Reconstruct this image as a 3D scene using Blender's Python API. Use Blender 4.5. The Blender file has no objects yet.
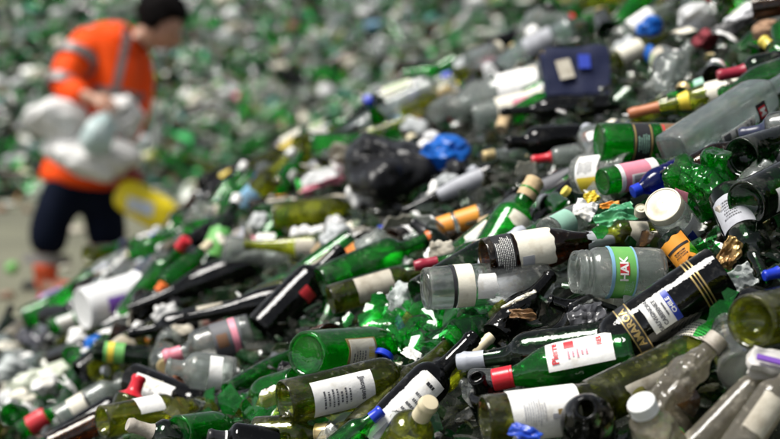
import bpy, bmesh, math, random
from mathutils import Vector, Matrix, noise
R = math.radians
sc = bpy.context.scene
col = sc.collection
random.seed(7)

# ------------------------------------------------------------------ camera, sky, sun, exposure
HC, PITCH, LENS = 1.78, 8.0, 100.0
cam_d = bpy.data.cameras.new('camera'); cam = bpy.data.objects.new('camera', cam_d); col.objects.link(cam)
cam.location = (0, 0, HC); cam.rotation_euler = (R(90 - PITCH), 0, 0)
cam_d.lens = LENS; cam_d.sensor_width = 36; cam_d.clip_start = .05; cam_d.clip_end = 200
cam_d.dof.use_dof = True; cam_d.dof.focus_distance = 2.95; cam_d.dof.aperture_fstop = 4.4
sc.camera = cam
SUN_EL, SUN_AZ = 65, -110          # azimuth measured from +Y towards +X
w = bpy.data.worlds.new('World'); sc.world = w; w.use_nodes = True
nt = w.node_tree; nt.nodes.clear()
sky = nt.nodes.new('ShaderNodeTexSky'); sky.sky_type = 'NISHITA'; sky.sun_disc = False
sky.sun_elevation = R(SUN_EL); sky.sun_rotation = R(SUN_AZ); sky.dust_density = .3; sky.air_density = .4
hs = nt.nodes.new('ShaderNodeHueSaturation'); hs.inputs['Saturation'].default_value = .25
bg = nt.nodes.new('ShaderNodeBackground'); bg.inputs[1].default_value = .05
wo = nt.nodes.new('ShaderNodeOutputWorld')
nt.links.new(sky.outputs[0], hs.inputs['Color']); nt.links.new(hs.outputs[0], bg.inputs[0]); nt.links.new(bg.outputs[0], wo.inputs[0])
sd = bpy.data.lights.new('sun', 'SUN'); sun = bpy.data.objects.new('sun', sd); col.objects.link(sun)
sd.energy = 1.5; sd.angle = R(26); sd.color = (1, .97, .92)
sv = Vector((math.sin(R(SUN_AZ)) * math.cos(R(SUN_EL)), math.cos(R(SUN_AZ)) * math.cos(R(SUN_EL)), math.sin(R(SUN_EL))))
sun.rotation_euler = sv.to_track_quat('Z', 'Y').to_euler()
sc.view_settings.view_transform = 'Standard'; sc.view_settings.look = 'None'
sc.view_settings.exposure = 1.98; sc.view_settings.gamma = 1; sc.view_settings.use_curve_mapping = False
sc.render.engine = 'CYCLES'
cy = sc.cycles
cy.max_bounces = 9; cy.diffuse_bounces = 3; cy.glossy_bounces = 4; cy.transmission_bounces = 8; cy.transparent_max_bounces = 28
cy.use_denoising = True; cy.caustics_reflective = False; cy.caustics_refractive = True; cy.sample_clamp_indirect = 8

# ------------------------------------------------------------------ camera geometry and the heap's height field
cp, sp = math.cos(R(PITCH)), math.sin(R(PITCH))
CAM = Vector((0, 0, HC)); FWD = Vector((0, cp, -sp)); UP = Vector((0, sp, cp)); RT = Vector((1, 0, 0))
def at(px, py, d):
    u = (px - 390) / 780 * .36; v = (219.5 - py) / 780 * .36
    return CAM + (FWD + RT * u + UP * v) * d
def proj(P):
    q = P - CAM; d = q.dot(FWD)
    return 390 + q.dot(RT) / d / .36 * 780, 219.5 - q.dot(UP) / d / .36 * 780, d
def ppm(d): return 780 / (.36 * d)
def smooth(a, b, t):
    t = min(1, max(0, (t - a) / (b - a))); return t * t * (3 - 2 * t)
def surf(x, y):
    xs = x if x > -.45 else -.45 + (x + .45) * 1.40
    if x > 1.6: xs = 1.6 + (x - 1.6) * .3
    if y < 2.6: b = .995 - (2.6 - y) * .55
    elif y < 3.3: t = (y - 2.6) / .7; b = .995 + .165 * (1 - (1 - t) ** 2)
    elif y < 6.2: b = 1.16 + (y - 3.3) * .018
    else: b = 1.212 - (y - 6.2) * .75
    z = b + .5 * xs + .022 * noise.noise(Vector((x * 3.1, y * 2.3, 1.7))) + .012 * noise.noise(Vector((x * 9, y * 8, 4)))
    return max(z, -.02)
def surf2(x, y):      # the far heap
    e = 13.2 + .35 * noise.noise(Vector((x * .6, 0, 3))) - .25 * x
    z = (y - e) * .62 + .10 * noise.noise(Vector((x * 1.2, y * 1.1, 9))) + .05 * noise.noise(Vector((x * 4, y * 4, 2)))
    return max(-.02, min(z, 3.2 + .1 * noise.noise(Vector((x, y, 0)))))
def hit(px, py, lift=0., f=surf, d0=2.0, d1=7.2):
    best = (1e9, d0); d = d0; prev = None
    while d < d1:
        P = at(px, py, d); g = P.z - f(P.x, P.y) - lift
        if g < 0:
            lo, hi = (d - .05 if prev is not None else d), d
            for _ in range(12):
                m = (lo + hi) / 2; Q = at(px, py, m)
                if Q.z - f(Q.x, Q.y) - lift < 0: hi = m
                else: lo = m
            return hi
        if g < best[0] and d > 3: best = (g, d)
        prev = g; d += .05
    return best[1]

# ------------------------------------------------------------------ materials
MATS = {}
class NT:
    def __init__(s, name):
        s.m = bpy.data.materials.new(name); s.m.use_nodes = True; s.t = s.m.node_tree; s.t.nodes.clear()
    def n(s, typ, **kw):
        o = s.t.nodes.new(typ)
        for k, v in kw.items(): setattr(o, k, v)
        return o
    def l(s, a, b): s.t.links.new(a, b)
    def out(s, sh):
        o = s.n('ShaderNodeOutputMaterial'); s.l(sh, o.inputs[0]); return s.m
    def noise(s, scale, detail=3, rough=.55, coord='Object'):
        tc = s.n('ShaderNodeTexCoord'); nz = s.n('ShaderNodeTexNoise')
        s.l(tc.outputs[coord], nz.inputs['Vector']); nz.inputs['Scale'].default_value = scale
        nz.inputs['Detail'].default_value = detail; nz.inputs['Roughness'].default_value = rough
        return nz.outputs['Fac']
    def math(s, op, a, b=None, clamp=False):
        o = s.n('ShaderNodeMath', operation=op); o.use_clamp = clamp
        for i, x in enumerate((a, b)):
            if x is None: continue
            if isinstance(x, (int, float)): o.inputs[i].default_value = x
            else: s.l(x, o.inputs[i])
        return o.outputs[0]
    def ramp(s, fac, stops, interp='LINEAR'):
        r = s.n('ShaderNodeValToRGB'); cr = r.color_ramp; cr.interpolation = interp
        while len(cr.elements) < len(stops): cr.elements.new(.5)
        for e, (p, c) in zip(cr.elements, stops): e.position = p; e.color = (*c, 1) if len(c) == 3 else c
        s.l(fac, r.inputs[0]); return r.outputs[0]
    def mixc(s, fac, a, b):
        o = s.n('ShaderNodeMix', data_type='RGBA')
        for i, x in ((0, fac), (6, a), (7, b)):
            if isinstance(x, (int, float)): o.inputs[i].default_value = x
            elif isinstance(x, tuple): o.inputs[i].default_value = (*x[:3], 1)
            else: s.l(x, o.inputs[i])
        return o.outputs[2]
    def mixs(s, fac, a, b):
        o = s.n('ShaderNodeMixShader')
        if isinstance(fac, (int, float)): o.inputs[0].default_value = fac
        else: s.l(fac, o.inputs[0])
        s.l(a, o.inputs[1]); s.l(b, o.inputs[2]); return o.outputs[0]
    def bump(s, h, strength, dist):
        b = s.n('ShaderNodeBump'); b.inputs['Strength'].default_value = strength; b.inputs['Distance'].default_value = dist
        s.l(h, b.inputs['Height']); return b.outputs[0]
def setc(sock, c):
    sock.default_value = (*c[:3], 1)

def glass(name, tint, edge, body, frost=.2, dust=.3, rough=.03, dustc=(.42, .41, .37), bump=.45, island=None, refr=.6):
    """thin glass wall: tinted see-through, darker at the rim where the path is longer, a little milky, dusty in patches"""
    if name in MATS: return MATS[name]
    g = NT(name)
    tint = tuple(x ** .6 for x in tint); edge = tuple(min(.8, x ** .6) for x in edge)      # each of the wall's two faces takes its share
    lw = g.n('ShaderNodeLayerWeight'); lw.inputs['Blend'].default_value = .5
    nz = g.noise(22, 4, .6); bp = g.bump(nz, bump, .004)
    nz2 = g.noise(7, 5, .65)
    fac = lw.outputs['Facing']
    f3 = g.math('POWER', fac, 2.2)
    if island:
        ge = g.n('ShaderNodeNewGeometry'); rp = g.ramp(ge.outputs['Random Per Island'], island, 'CONSTANT')
        tn = g.mixc(.55, rp, (1, 1, 1)); ed = g.mixc(.75, rp, (0, 0, 0)); bc = rp
        tcol = g.mixc(f3, tn, ed)
    else:
        tcol = g.mixc(f3, tint, edge); bc = None
    tr = g.n('ShaderNodeBsdfTransparent'); g.l(tcol, tr.inputs[0])
    df = g.n('ShaderNodeBsdfDiffuse'); tl = g.n('ShaderNodeBsdfTranslucent')
    for s_ in (df, tl):
        if bc is None: setc(s_.inputs[0], body)
        else: g.l(bc, s_.inputs[0])
    milk = g.mixs(.6, df.outputs[0], tl.outputs[0])
    rfn = g.n('ShaderNodeBsdfRefraction'); rfn.inputs['IOR'].default_value = 1.5; rfn.inputs['Roughness'].default_value = .0
    g.l(tcol, rfn.inputs[0]); g.l(bp, rfn.inputs['Normal'])
    a = g.mixs(frost * .26, g.mixs(refr, tr.outputs[0], rfn.outputs[0]), milk)
    gl = g.n('ShaderNodeBsdfAnisotropic'); ge_ = g.n('ShaderNodeNewGeometry'); g.l(g.math('ADD', g.math('MULTIPLY', ge_.outputs['Backfacing'], .16), rough), gl.inputs['Roughness']); g.l(bp, gl.inputs['Normal'])
    f5 = g.math('POWER', fac, 4.6); fr = g.math('ADD', g.math('MULTIPLY', f5, .8),   .042, True)
    b = g.mixs(fr, a, gl.outputs[0])
    dd = g.n('ShaderNodeBsdfDiffuse'); setc(dd.inputs[0], dustc)
    dm = g.ramp(nz2, [(.50, (0, 0, 0)), (.72, (1, 1, 1))]); fine = g.noise(140, 2, .5)
    dm = g.math('MULTIPLY', g.math('MULTIPLY', dm, dust * .6), g.math('ADD', fine, .35), True)
    spk = g.math('MULTIPLY', g.ramp(g.noise(95, 3, .6), [(.60, (0, 0, 0)), (.70, (1, 1, 1))]), min(.5, dust * .9))
    drip = g.ramp(g.noise(31, 4, .7), [(.55, (0, 0, 0)), (.66, (1, 1, 1))]); drip = g.math('MULTIPLY', drip, min(.3, dust * .35))
    dm = g.math('ADD', g.math('ADD', dm, spk), drip, True)
    c = g.mixs(dm, b, dd.outputs[0])
    MATS[name] = g.out(c); return MATS[name]

def solid(name, c, rough=.5, c2=None, scale=14, metal=0., bump=.0, bscale=60, spec=.5, lo=.4, hi=.68, trans=0., sss=0.):
    if name in MATS: return MATS[name]
    g = NT(name); p = g.n('ShaderNodeBsdfPrincipled')
    nz = g.noise(scale, 5, .6)
    c2 = c2 or tuple(x * .72 for x in c)
    cc = g.mixc(g.ramp(nz, [(lo, (0, 0, 0)), (hi, (1, 1, 1))]), c, c2)
    g.l(cc, p.inputs['Base Color']); p.inputs['Roughness'].default_value = rough; p.inputs['Metallic'].default_value = metal
    p.inputs['Specular IOR Level'].default_value = spec
    if bump:
        g.l(g.bump(g.noise(bscale, 4, .6), bump, .003), p.inputs['Normal'])
    sh = p.outputs[0]
    if trans:
        t = g.n('ShaderNodeBsdfTranslucent'); g.l(cc, t.inputs[0]); sh = g.mixs(trans, sh, t.outputs[0])
    MATS[name] = g.out(sh); return MATS[name]

def film(name, c, clear=.5, rough=.18, dust=.4):
    """soft plastic film / thin PET: partly see-through, glossy"""
    if name in MATS: return MATS[name]
    g = NT(name)
    tr = g.n('ShaderNodeBsdfTransparent'); setc(tr.inputs[0], tuple(.35 + .65 * x for x in c))
    p = g.n('ShaderNodeBsdfPrincipled'); nz = g.noise(9, 5, .6)
    g.l(g.mixc(g.ramp(nz, [(.4, (0, 0, 0)), (.7, (1, 1, 1))]), c, tuple(x * (1 - dust) + .25 * dust * .6 for x in c)), p.inputs['Base Color'])
    p.inputs['Roughness'].default_value = rough
    bp = g.bump(g.noise(35, 4, .6), .5, .006); g.l(bp, p.inputs['Normal'])
    lw = g.n('ShaderNodeLayerWeight'); lw.inputs['Blend'].default_value = .5
    f = g.math('ADD', g.math('MULTIPLY', g.math('POWER', lw.outputs['Facing'], 2.), .7), 1 - clear, True)
    f = g.math('ADD', f, g.math('MULTIPLY', g.math('SUBTRACT', nz, .5), .8), True)
    MATS[name] = g.out(g.mixs(f, tr.outputs[0], p.outputs[0])); return MATS[name]

G = {
 'green':  lambda: glass('green_glass', (.12, .74, .16), (.0, .05, .01), (.012, .42, .05), .20, .16),
 'bright': lambda: glass('bright_green_glass', (.06, .82, .14), (.0, .10, .01), (.008, .55, .05), .30, .10, bump=.6),
 'dkgreen':lambda: glass('dark_green_glass', (.06, .26, .08), (.0, .012, .004), (.01, .07, .02), .10, .14),
 'olive':  lambda: glass('olive_glass', (.60, .64, .14), (.03, .04, .0), (.22, .24, .01), .12, .16, bump=.6),
 'yolive': lambda: glass('yellow_green_glass', (.80, .84, .22), (.08, .09, .0), (.30, .32, .02), .16, .2),
 'brown':  lambda: glass('brown_glass', (.30, .15, .03), (.012, .005, .0), (.06, .028, .004), .10, .16),
 'black':  lambda: glass('near_black_glass', (.012, .013, .008), (.0, .0, .0), (.004, .005, .003), .4, .05),
 'clear':  lambda: glass('clear_glass', (.98, .99, .98), (.50, .56, .53), (.76, .80, .77), .16, .25),
 'milky':  lambda: glass('dusty_clear_glass', (.88, .92, .90), (.28, .32, .30), (.72, .76, .72), .60, .5),
 'aqua':   lambda: glass('pale_aqua_glass', (.97, .99, .99), (.62, .76, .76), (.72, .84, .84), .42, .2),
 'grimy':  lambda: glass('grimy_clear_glass', (.60, .57, .46), (.12, .11, .08), (.46, .42, .34), 1.5, 1.1, .12, (.46, .42, .34)),
 'blue':   lambda: glass('blue_plastic', (.03, .08, .65), (.0, .01, .2), (.005, .035, .45), .75, .05, .15),
}
PAPER = {
 'white': lambda: solid('white_paper', (.82, .81, .78), .6, (.44, .38, .27), 17, bump=.3, lo=.55, hi=.72),
 'cream': lambda: solid('cream_paper', (.74, .70, .58), .6, (.38, .31, .20), 17, bump=.3, lo=.55, hi=.72),
 'dirty': lambda: solid('stained_paper', (.52, .48, .39), .75, (.33, .29, .22), 40, bump=.3),
 'grey':  lambda: solid('grey_paper', (.42, .43, .46), .6, (.3, .3, .33), 30),
 'black': lambda: solid('black_paper', (.02, .02, .022), .4),
 'blue':  lambda: solid('blue_print', (.02, .05, .42), .4, (.02, .04, .3)),
 'ltblue':lambda: solid('light_blue_print', (.25, .48, .68), .4),
 'red':   lambda: solid('red_print', (.62, .03, .04), .4, (.5, .03, .04)),
 'pink':  lambda: solid('pink_print', (.80, .28, .36), .45),
 'green': lambda: solid('green_print', (.10, .38, .08), .45, (.2, .45, .12)),
 'mint':  lambda: solid('mint_print', (.35, .62, .48), .45),
 'gold':  lambda: solid('gold_print', (.55, .40, .16), .35, (.4, .28, .1), metal=.6),
 'brown': lambda: solid('brown_print', (.20, .10, .05), .5),
 'orange':lambda: solid('orange_print', (.80, .33, .03), .45, (.7, .25, .03)),
 'yellow':lambda: solid('yellow_print', (.80, .62, .05), .45, (.7, .5, .05)),
 'ink':   lambda: solid('grey_ink', (.13, .13, .14), .6),
 'purple':lambda: solid('purple_print', (.20, .08, .45), .5),
}
CAPM = {
 'red':   lambda: solid('red_cap', (.62, .015, .03), .3, (.5, .02, .03), bump=.1),
 'dkred': lambda: solid('dark_red_foil', (.34, .015, .04), .32, (.25, .02, .04), bump=.2),
 'pink':  lambda: solid('pink_foil', (.78, .25, .32), .4),
 'black': lambda: solid('black_foil', (.012, .012, .014), .35, bump=.2),
 'grey':  lambda: solid('grey_foil', (.48, .50, .56), .35, (.36, .38, .42), bump=.2),
 'white': lambda: solid('white_cap', (.78, .78, .76), .35, (.62, .62, .58)),
 'cream': lambda: solid('cream_foil', (.70, .62, .42), .4, (.58, .5, .33)),
 'gold':  lambda: solid('gold_cap', (.62, .48, .24), .35, (.5, .38, .18), metal=.5),
 'cork':  lambda: solid('cork', (.56, .42, .24), .85, (.38, .26, .14), 60, bump=.6, bscale=160),
 'blue':  lambda: solid('blue_cap', (.01, .04, .50), .3, (.01, .03, .4)),
 'orange':lambda: solid('orange_cap', (.80, .16, .02), .4),
 'copper':lambda: solid('orange_brown_foil', (.50, .17, .06), .45, (.36, .12, .05)),
 'silver':lambda: solid('silver_foil', (.55, .56, .58), .3, (.3, .3, .32), 50, metal=.8, bump=.5),
 'navy':  lambda: solid('navy_foil', (.02, .025, .06), .35),
 'tin':   lambda: solid('cream_tin', (.74, .70, .56), .35, (.58, .52, .38), 50, metal=.2),
 'yellow':lambda: solid('yellow_cap', (.75, .60, .10), .35),
 'dirty': lambda: solid('dirty_foil', (.42, .38, .32), .6, (.25, .21, .17), 50, bump=.4),
}

# ------------------------------------------------------------------ object helpers
def tag(o, label=None, cat=None, group=None, kind=None):
    if label: o['label'] = label
    if cat: o['category'] = cat
    if group: o['group'] = group
    if kind: o['kind'] = kind
    return o
def mesh(name, vs, fs, mat, parent=None, smooth_=True, sharp=None):
    me = bpy.data.meshes.new(name); me.from_pydata([tuple(v) for v in vs], [], fs); me.update()
    if smooth_: me.polygons.foreach_set('use_smooth', [True] * len(fs))
    if sharp: me.set_sharp_from_angle(angle=R(sharp))
    me.materials.append(mat)
    o = bpy.data.objects.new(name, me); col.objects.link(o)
    if parent: o.parent = parent
    return o
def chaikin(pts, n=2):
    for _ in range(n):
        q = [pts[0]]
        for a, b in zip(pts, pts[1:]):
            q.append((a[0] * .75 + b[0] * .25, a[1] * .75 + b[1] * .25)); q.append((a[0] * .25 + b[0] * .75, a[1] * .25 + b[1] * .75))
        q.append(pts[-1]); pts = q
    return pts
PUNT = [(.10, 0), (.095, .3), (.06, .6), (.012, .82), (0, .93), (.004, .985), (.018, 1)]
FLAT = [(.018, 0), (.018, .5), (.012, .75), (0, .86), (.002, .96), (.02, 1)]
def neckfin(z, r): return [(z, r), (z + .002, r * 1.16), (z + .03, r * 1.16), (z + .034, r), (.995, r * .96), (1, r * .9), (1, r * .66), (.93, r * .62)]
PROF = {   # (height / length, radius / body radius)
 'bordeaux': PUNT + [(.3, 1), (.585, 1), (.635, .96), (.675, .80), (.70, .58), (.73, .44), (.78, .385), (.86, .37)] + neckfin(.94, .37),
 'burgundy': PUNT + [(.25, 1), (.40, 1), (.46, .965), (.54, .82), (.61, .62), (.69, .46), (.78, .385), (.86, .36)] + neckfin(.94, .35),
 'hock':     PUNT + [(.2, 1), (.30, 1), (.40, .96), (.52, .80), (.66, .56), (.78, .42), (.88, .38)] + neckfin(.95, .37),
 'beer':     FLAT + [(.3, 1), (.50, 1), (.56, .95), (.62, .78), (.68, .58), (.76, .47), (.88, .42)] + neckfin(.95, .41),
 'mineral':  FLAT + [(.3, 1), (.52, 1), (.60, .96), (.68, .84), (.76, .62), (.82, .45), (.88, .38)] + neckfin(.94, .37),
 'spirit':   FLAT + [(.3, 1), (.62, 1), (.68, .97), (.715, .84), (.735, .60), (.755, .42), (.80, .36), (.88, .35)] + neckfin(.94, .35),
 'squat':    FLAT + [(.3, 1), (.55, 1), (.64, .93), (.70, .70), (.74, .48), (.80, .42), (.88, .42)] + neckfin(.94, .42),
 'jar':      FLAT + [(.3, 1), (.70, 1), (.77, .97), (.81, .86), (.84, .84), (.86, .90), (.88, .84), (.91, .90), (.93, .84), (.99, .84), (1, .82), (1, .78), (.9, .77)],
 'tub':      [(.01, 0), (.01, .8), (0, .88), (.03, .92), (.5, .96), (.93, 1.0), (.95, 1.06), (1, 1.06), (1, 1.0), (.96, .97), (.5, .93), (.05, .88), (.04, 0)],
 'pet':      [(.03, 0), (.02, .4), (.0, .7), (.01, .9), (.05, 1), (.2, 1), (.22, .94), (.24, 1), (.32, 1), (.34, .94), (.36, 1), (.44, 1), (.46, .94), (.48, 1), (.62, 1), (.72, .85), (.82, .55), (.90, .38), (.91, .46), (.93, .46), (.935, .36), (1, .36), (1, .3), (.9, .28)],
}
SHARP = {'tub', 'pet'}
def prof_pts(kind): return chaikin(PROF[kind], 2 if kind not in SHARP else 1)
def rad_at(kind, z):
    p = [q for q in prof_pts(kind)]; i0 = max(range(len(p)), key=lambda i: (p[i][1] >= .9, -i)) if 0 else 0
    best = 0
    for a, b in zip(p, p[1:]):
        lo, hi = sorted((a[0], b[0]))
        if lo <= z <= hi and hi > lo:
            t = (z - a[0]) / (b[0] - a[0]); best = max(best, a[1] + (b[1] - a[1]) * t)
    return best or 1
def section(th, sq):
    """sq None: round; else (x, y, power) rounded-box section"""
    c, s = math.cos(th), math.sin(th)
    if not sq: return c, s
    ax, ay, p = sq
    r = (abs(c / ax) ** p + abs(s / ay) ** p) ** (-1 / p)
    return c * r, s * r
def body_mesh(name, kind, L, Rr, mat, parent=None, seg=36, sq=None, crush=0, seed=0, trunc=None, wall=0):
    pts = prof_pts(kind); vs, fs = [], []
    if trunc: pts = [p for p in pts if p[0] <= trunc]
    if crush > .25:
        seg = 72; fine = []
        for a_, b_ in zip(pts, pts[1:]):
            m_ = max(1, int(abs(b_[0] - a_[0]) / .012)); fine += [(a_[0] + (b_[0] - a_[0]) * t_ / m_, a_[1] + (b_[1] - a_[1]) * t_ / m_) for t_ in range(m_)]
        pts = fine + [pts[-1]]
    for z, r in pts:
        neck = smooth(.75, .5, r) if sq else 0
        for k in range(seg):
            th = 2 * math.pi * k / seg
            x, y = section(th, sq)
            if sq: x = x * (1 - neck) + math.cos(th) * neck; y = y * (1 - neck) + math.sin(th) * neck
            v = Vector((x * r * Rr, y * r * Rr, z * L))
            if crush:
                s = crush * Rr; q = v / Rr * 1.6 + Vector((seed, seed * 2, 0))
                m = smooth(.97, .8, z)
                dn = noise.noise(q) + .5 * abs(noise.noise(q * 2.3)) + .2 * noise.noise(q * 5)
                if crush > .25: dn = 1.15 * creases(q * 1.0, seed + 1, 5, .42) - .1 + .3 * noise.noise(q)
                f = 1 - m * crush * (.25 + .9 * dn)
                v.x *= f; v.y *= f * (1 - m * crush * .4)
                v.z += m * s * .3 * noise.noise(q + Vector((9, 0, 0)))
            if trunc and z > trunc * .82:
                v.z -= (z - trunc * .82) * L * .9 * abs(noise.noise(Vector((math.cos(th) * 2, math.sin(th) * 2, seed)))) * 2
            vs.append(v)
    n = len(pts)
    for i in range(n - 1):
        for k in range(seg):
            a, b = i * seg + k, i * seg + (k + 1) % seg
            fs.append((a, b, b + seg, a + seg))
    if wall:      # the inner face of the glass wall, a few millimetres in
        top = max(p_[0] for p_ in pts); off = len(vs); vin = []
        ctr = Vector((0, 0, 0))
        for i, (z, r) in enumerate(pts):
            for k in range(seg):
                v = vs[i * seg + k]; rr = math.hypot(v.x, v.y); f = max(.0, (rr - wall * (1 if r > .6 else .7))) / rr if rr > 1e-6 else 0
                zz = v.z + (wall * 1.6 if z < .12 and r < .99 else wall * .5 if z < .03 else 0)
                vin.append(Vector((v.x * f, v.y * f, zz * (1 if z < .9 else .995))))
        keep = [i for i in range(n) if i < n - 3]
        for v in vin: vs.append(v)
        for i in keep[:-1]:
            for k in range(seg):
                a, b = off + i * seg + k, off + i * seg + (k + 1) % seg
                fs.append((a, a + seg, b + seg, b))
    return mesh(name, vs, fs, mat, parent, True, 26 if crush > .25 else None)
def patch(name, kind, L, Rr, z0, z1, p0, p1, mat, parent, off=.0006, sq=None, tear=0, seed=0):
    """a label wrapped round the body between heights z0,z1 (of L) and angles p0,p1 (deg); a thin closed slab"""
    nz = max(2, int((z1 - z0) * L / .006) + 1); na = max(3, int(abs(p1 - p0) / 4) + 1); full = abs(p1 - p0) >= 359.9
    vs, fs = [], []
    for lay in (0, 1):
        for i in range(nz + 1):
            z = z0 + (z1 - z0) * i / nz; r = rad_at(kind, z) * Rr + off + (.00035 if lay else 0)
            for k in range(na + 1):
                t = k / na; zz = z
                if tear and (i in (0, nz)): zz += (1 if i == 0 else -1) * tear / L * .007 * max(0, noise.noise(Vector((k * .13, i * 3, seed * 1.7))) * 2 + .1)
                tt = t
                if tear and k in (0, na): tt += (1 if k == 0 else -1) * tear * .03 * abs(noise.noise(Vector((k, i * .16, seed * 1.3))) * 2)
                th = R(p0 + (p1 - p0) * tt); x, y = section(th, sq)
                vs.append(Vector((x * r, y * r, zz * L)))
    W = na + 1; N = (nz + 1) * W
    for i in range(nz):
        for k in range(na):
            a = i * W + k
            fs.append((a + N, a + N + 1, a + N + W + 1, a + N + W)); fs.append((a, a + W, a + W + 1, a + 1))
    if not full:
        for i in range(nz):
            for k in (0, na):
                a = i * W + k; q = (a, a + W, a + W + N, a + N); fs.append(q if k == 0 else q[::-1])
    for k in range(na):
        for i in (0, nz):
            a = i * W + k; q = (a, a + N, a + N + 1, a + 1); fs.append(q if i == 0 else q[::-1])
    return mesh(name, vs, fs, mat, parent, True, 40)
def text_geo(txt, size, bold=0):
    cu = bpy.data.curves.new('lettering', 'FONT'); cu.body = txt; cu.size = size; cu.align_x = 'CENTER'; cu.align_y = 'CENTER'
    cu.resolution_u = 2; cu.offset = bold * size
    o = bpy.data.objects.new('t', cu); col.objects.link(o)
    bpy.context.view_layer.update()
    me = o.evaluated_get(bpy.context.evaluated_depsgraph_get()).to_mesh()
    vs = [v.co.copy() for v in me.vertices]; fs = [tuple(p.vertices) for p in me.polygons]
    o.to_mesh_clear() if False else None
    bpy.data.objects.remove(o); bpy.data.curves.remove(cu)
    return vs, fs
def wrap_text(txt, kind, L, Rr, z, phi, size, mat, parent, rot=0, off=.0012, sq=None, bold=.02, stretch=1):
    vs, fs = text_geo(txt, size, bold); out = []
    for v in vs:
        x, y = v.x * stretch, v.y
        if rot: x, y = -y, x
        zz = z * L + y; r = rad_at(kind, min(1, max(0, zz / L))) * Rr
        th = R(phi) + x / max(r, .004); sx, sy = section(th, sq); r += off
        out.append(Vector((sx * r, sy * r, zz)))
    return mesh('lettering', out, fs, mat, parent, False)
def bars(kind, L, Rr, rects, mat, parent, off=.0012, sq=None, name='print'):
    """small print: little strips (z0,z1 in L; phi0,phi1 deg) joined as one mesh"""
    vs, fs = [], []
    for z0, z1, p0, p1 in rects:
        n = max(1, int(abs(p1 - p0) / 8)); b = len(vs)
        for k in range(n + 1):
            th = R(p0 + (p1 - p0) * k / n); x, y = section(th, sq)
            for z in (z0, z1):
                r = rad_at(kind, z) * Rr + off; vs.append(Vector((x * r, y * r, z * L)))
        for k in range(n): a = b + 2 * k; fs.append((a, a + 2, a + 3, a + 1))
    return mesh(name, vs, fs, mat, parent, False)
def small_print(z0, z1, p0, p1, rows, seed=0, fill=.55):
    rnd = random.Random(seed); out = []
    for i in range(rows):
        zc = z0 + (z1 - z0) * (i + .5) / rows; h = (z1 - z0) / rows * fill * .5
        m = (p0 + p1) / 2; hw = (p1 - p0) / 2 * rnd.uniform(.5, 1); p = m - hw
        while p < m + hw:
            wd = rnd.uniform(2, 8) * (1.6 if i == 0 else .8); out.append((zc - h, zc + h, p, min(p + wd, m + hw))); p += wd + 1.6
    return out
def lathe(name, pts, mat, parent, seg=28, sharp=35, c=(0, 0, 0), smooth_=True):
    vs, fs = [], []
    for z, r in pts:
        for k in range(seg):
            th = 2 * math.pi * k / seg; vs.append((c[0] + r * math.cos(th), c[1] + r * math.sin(th), c[2] + z))
    for i in range(len(pts) - 1):
        for k in range(seg):
            a, b = i * seg + k, i * seg + (k + 1) % seg; fs.append((a, b, b + seg, a + seg))
    return mesh(name, vs, fs, mat, parent, smooth_, sharp)
def cap_mesh(kind, L, Rr, style, mat, parent, z0=None):
    rn = rad_at(kind, .9) * Rr
    if style == 'foil':          # capsule pulled over the neck
        z0 = z0 or .80; pts = []
        for i in range(9):
            z = z0 + (.995 - z0) * i / 8; pts.append((z * L, rad_at(kind, z) * Rr + .0009))
        r = pts[-1][1]; pts += [(1.003 * L, r * .97), (1.006 * L, r * .8), (1.006 * L, 0)]
        return lathe('capsule', pts, mat, parent, 24, 60)
    if style == 'screw':
        z0 = z0 or .89; r = rn * 1.22; pts = [(z0 * L, r)]
        pts += [((z0 + .018) * L, r), ((z0 + .02) * L, r * .96), ((z0 + .024) * L, r)]
        pts += [(1.0 * L, r), (1.008 * L, r * .93), (1.01 * L, r * .8), (1.008 * L, 0)]
        o = lathe('cap', pts, mat, parent, 40, 30)
        for i, v in enumerate(o.data.vertices):
            if 3 * 40 <= i < 5 * 40 and i % 2: v.co.x *= .955; v.co.y *= .955
        return o
    if style == 'cork':
        r = rn * .72
        return lathe('cork', [(.93 * L, r), (1.0 * L, r * .98), (1.05 * L, r * 1.02), (1.062 * L, r * .9), (1.063 * L, 0)], mat, parent, 20, 40)
    if style == 'bigcork':
        r = rn * 1.05
        return lathe('cork', [(.86 * L, rn * 1.1), (.95 * L, rn * 1.12), (1.0 * L, rn * 1.12), (1.03 * L, r), (1.10 * L, r * 1.05), (1.115 * L, r * .9), (1.112 * L, 0)], mat, parent, 20, 40)
    if style == 'lid':
        r = Rr * .93; pts = [(.88 * L, r), (.882 * L, r * 1.02), (1.0 * L, r * 1.02), (1.015 * L, r * .99), (1.02 * L, r * .93), (1.008 * L, r * .88), (1.008 * L, r * .5), (1.014 * L, r * .46), (1.014 * L, r * .16), (1.008 * L, r * .13), (1.008 * L, 0)]
        return lathe('lid', pts, mat, parent, 40, 30)
def basis(P, Q, roll=0, face=None):
    Z = (Q - P).normalized(); c = (face or CAM) - (P + Q) / 2
    X = (c - Z * c.dot(Z)); X = X.normalized() if X.length > 1e-4 else Z.orthogonal().normalized()
    X = Matrix.Rotation(R(roll), 3, Z) @ X; Y = Z.cross(X)
    M = Matrix((X, Y, Z)).transposed().to_4x4(); M.translation = P
    return M
def empty(name, M):
    o = bpy.data.objects.new(name, None); col.objects.link(o); o.matrix_world = M; o.empty_display_size = .05
    return o
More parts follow.
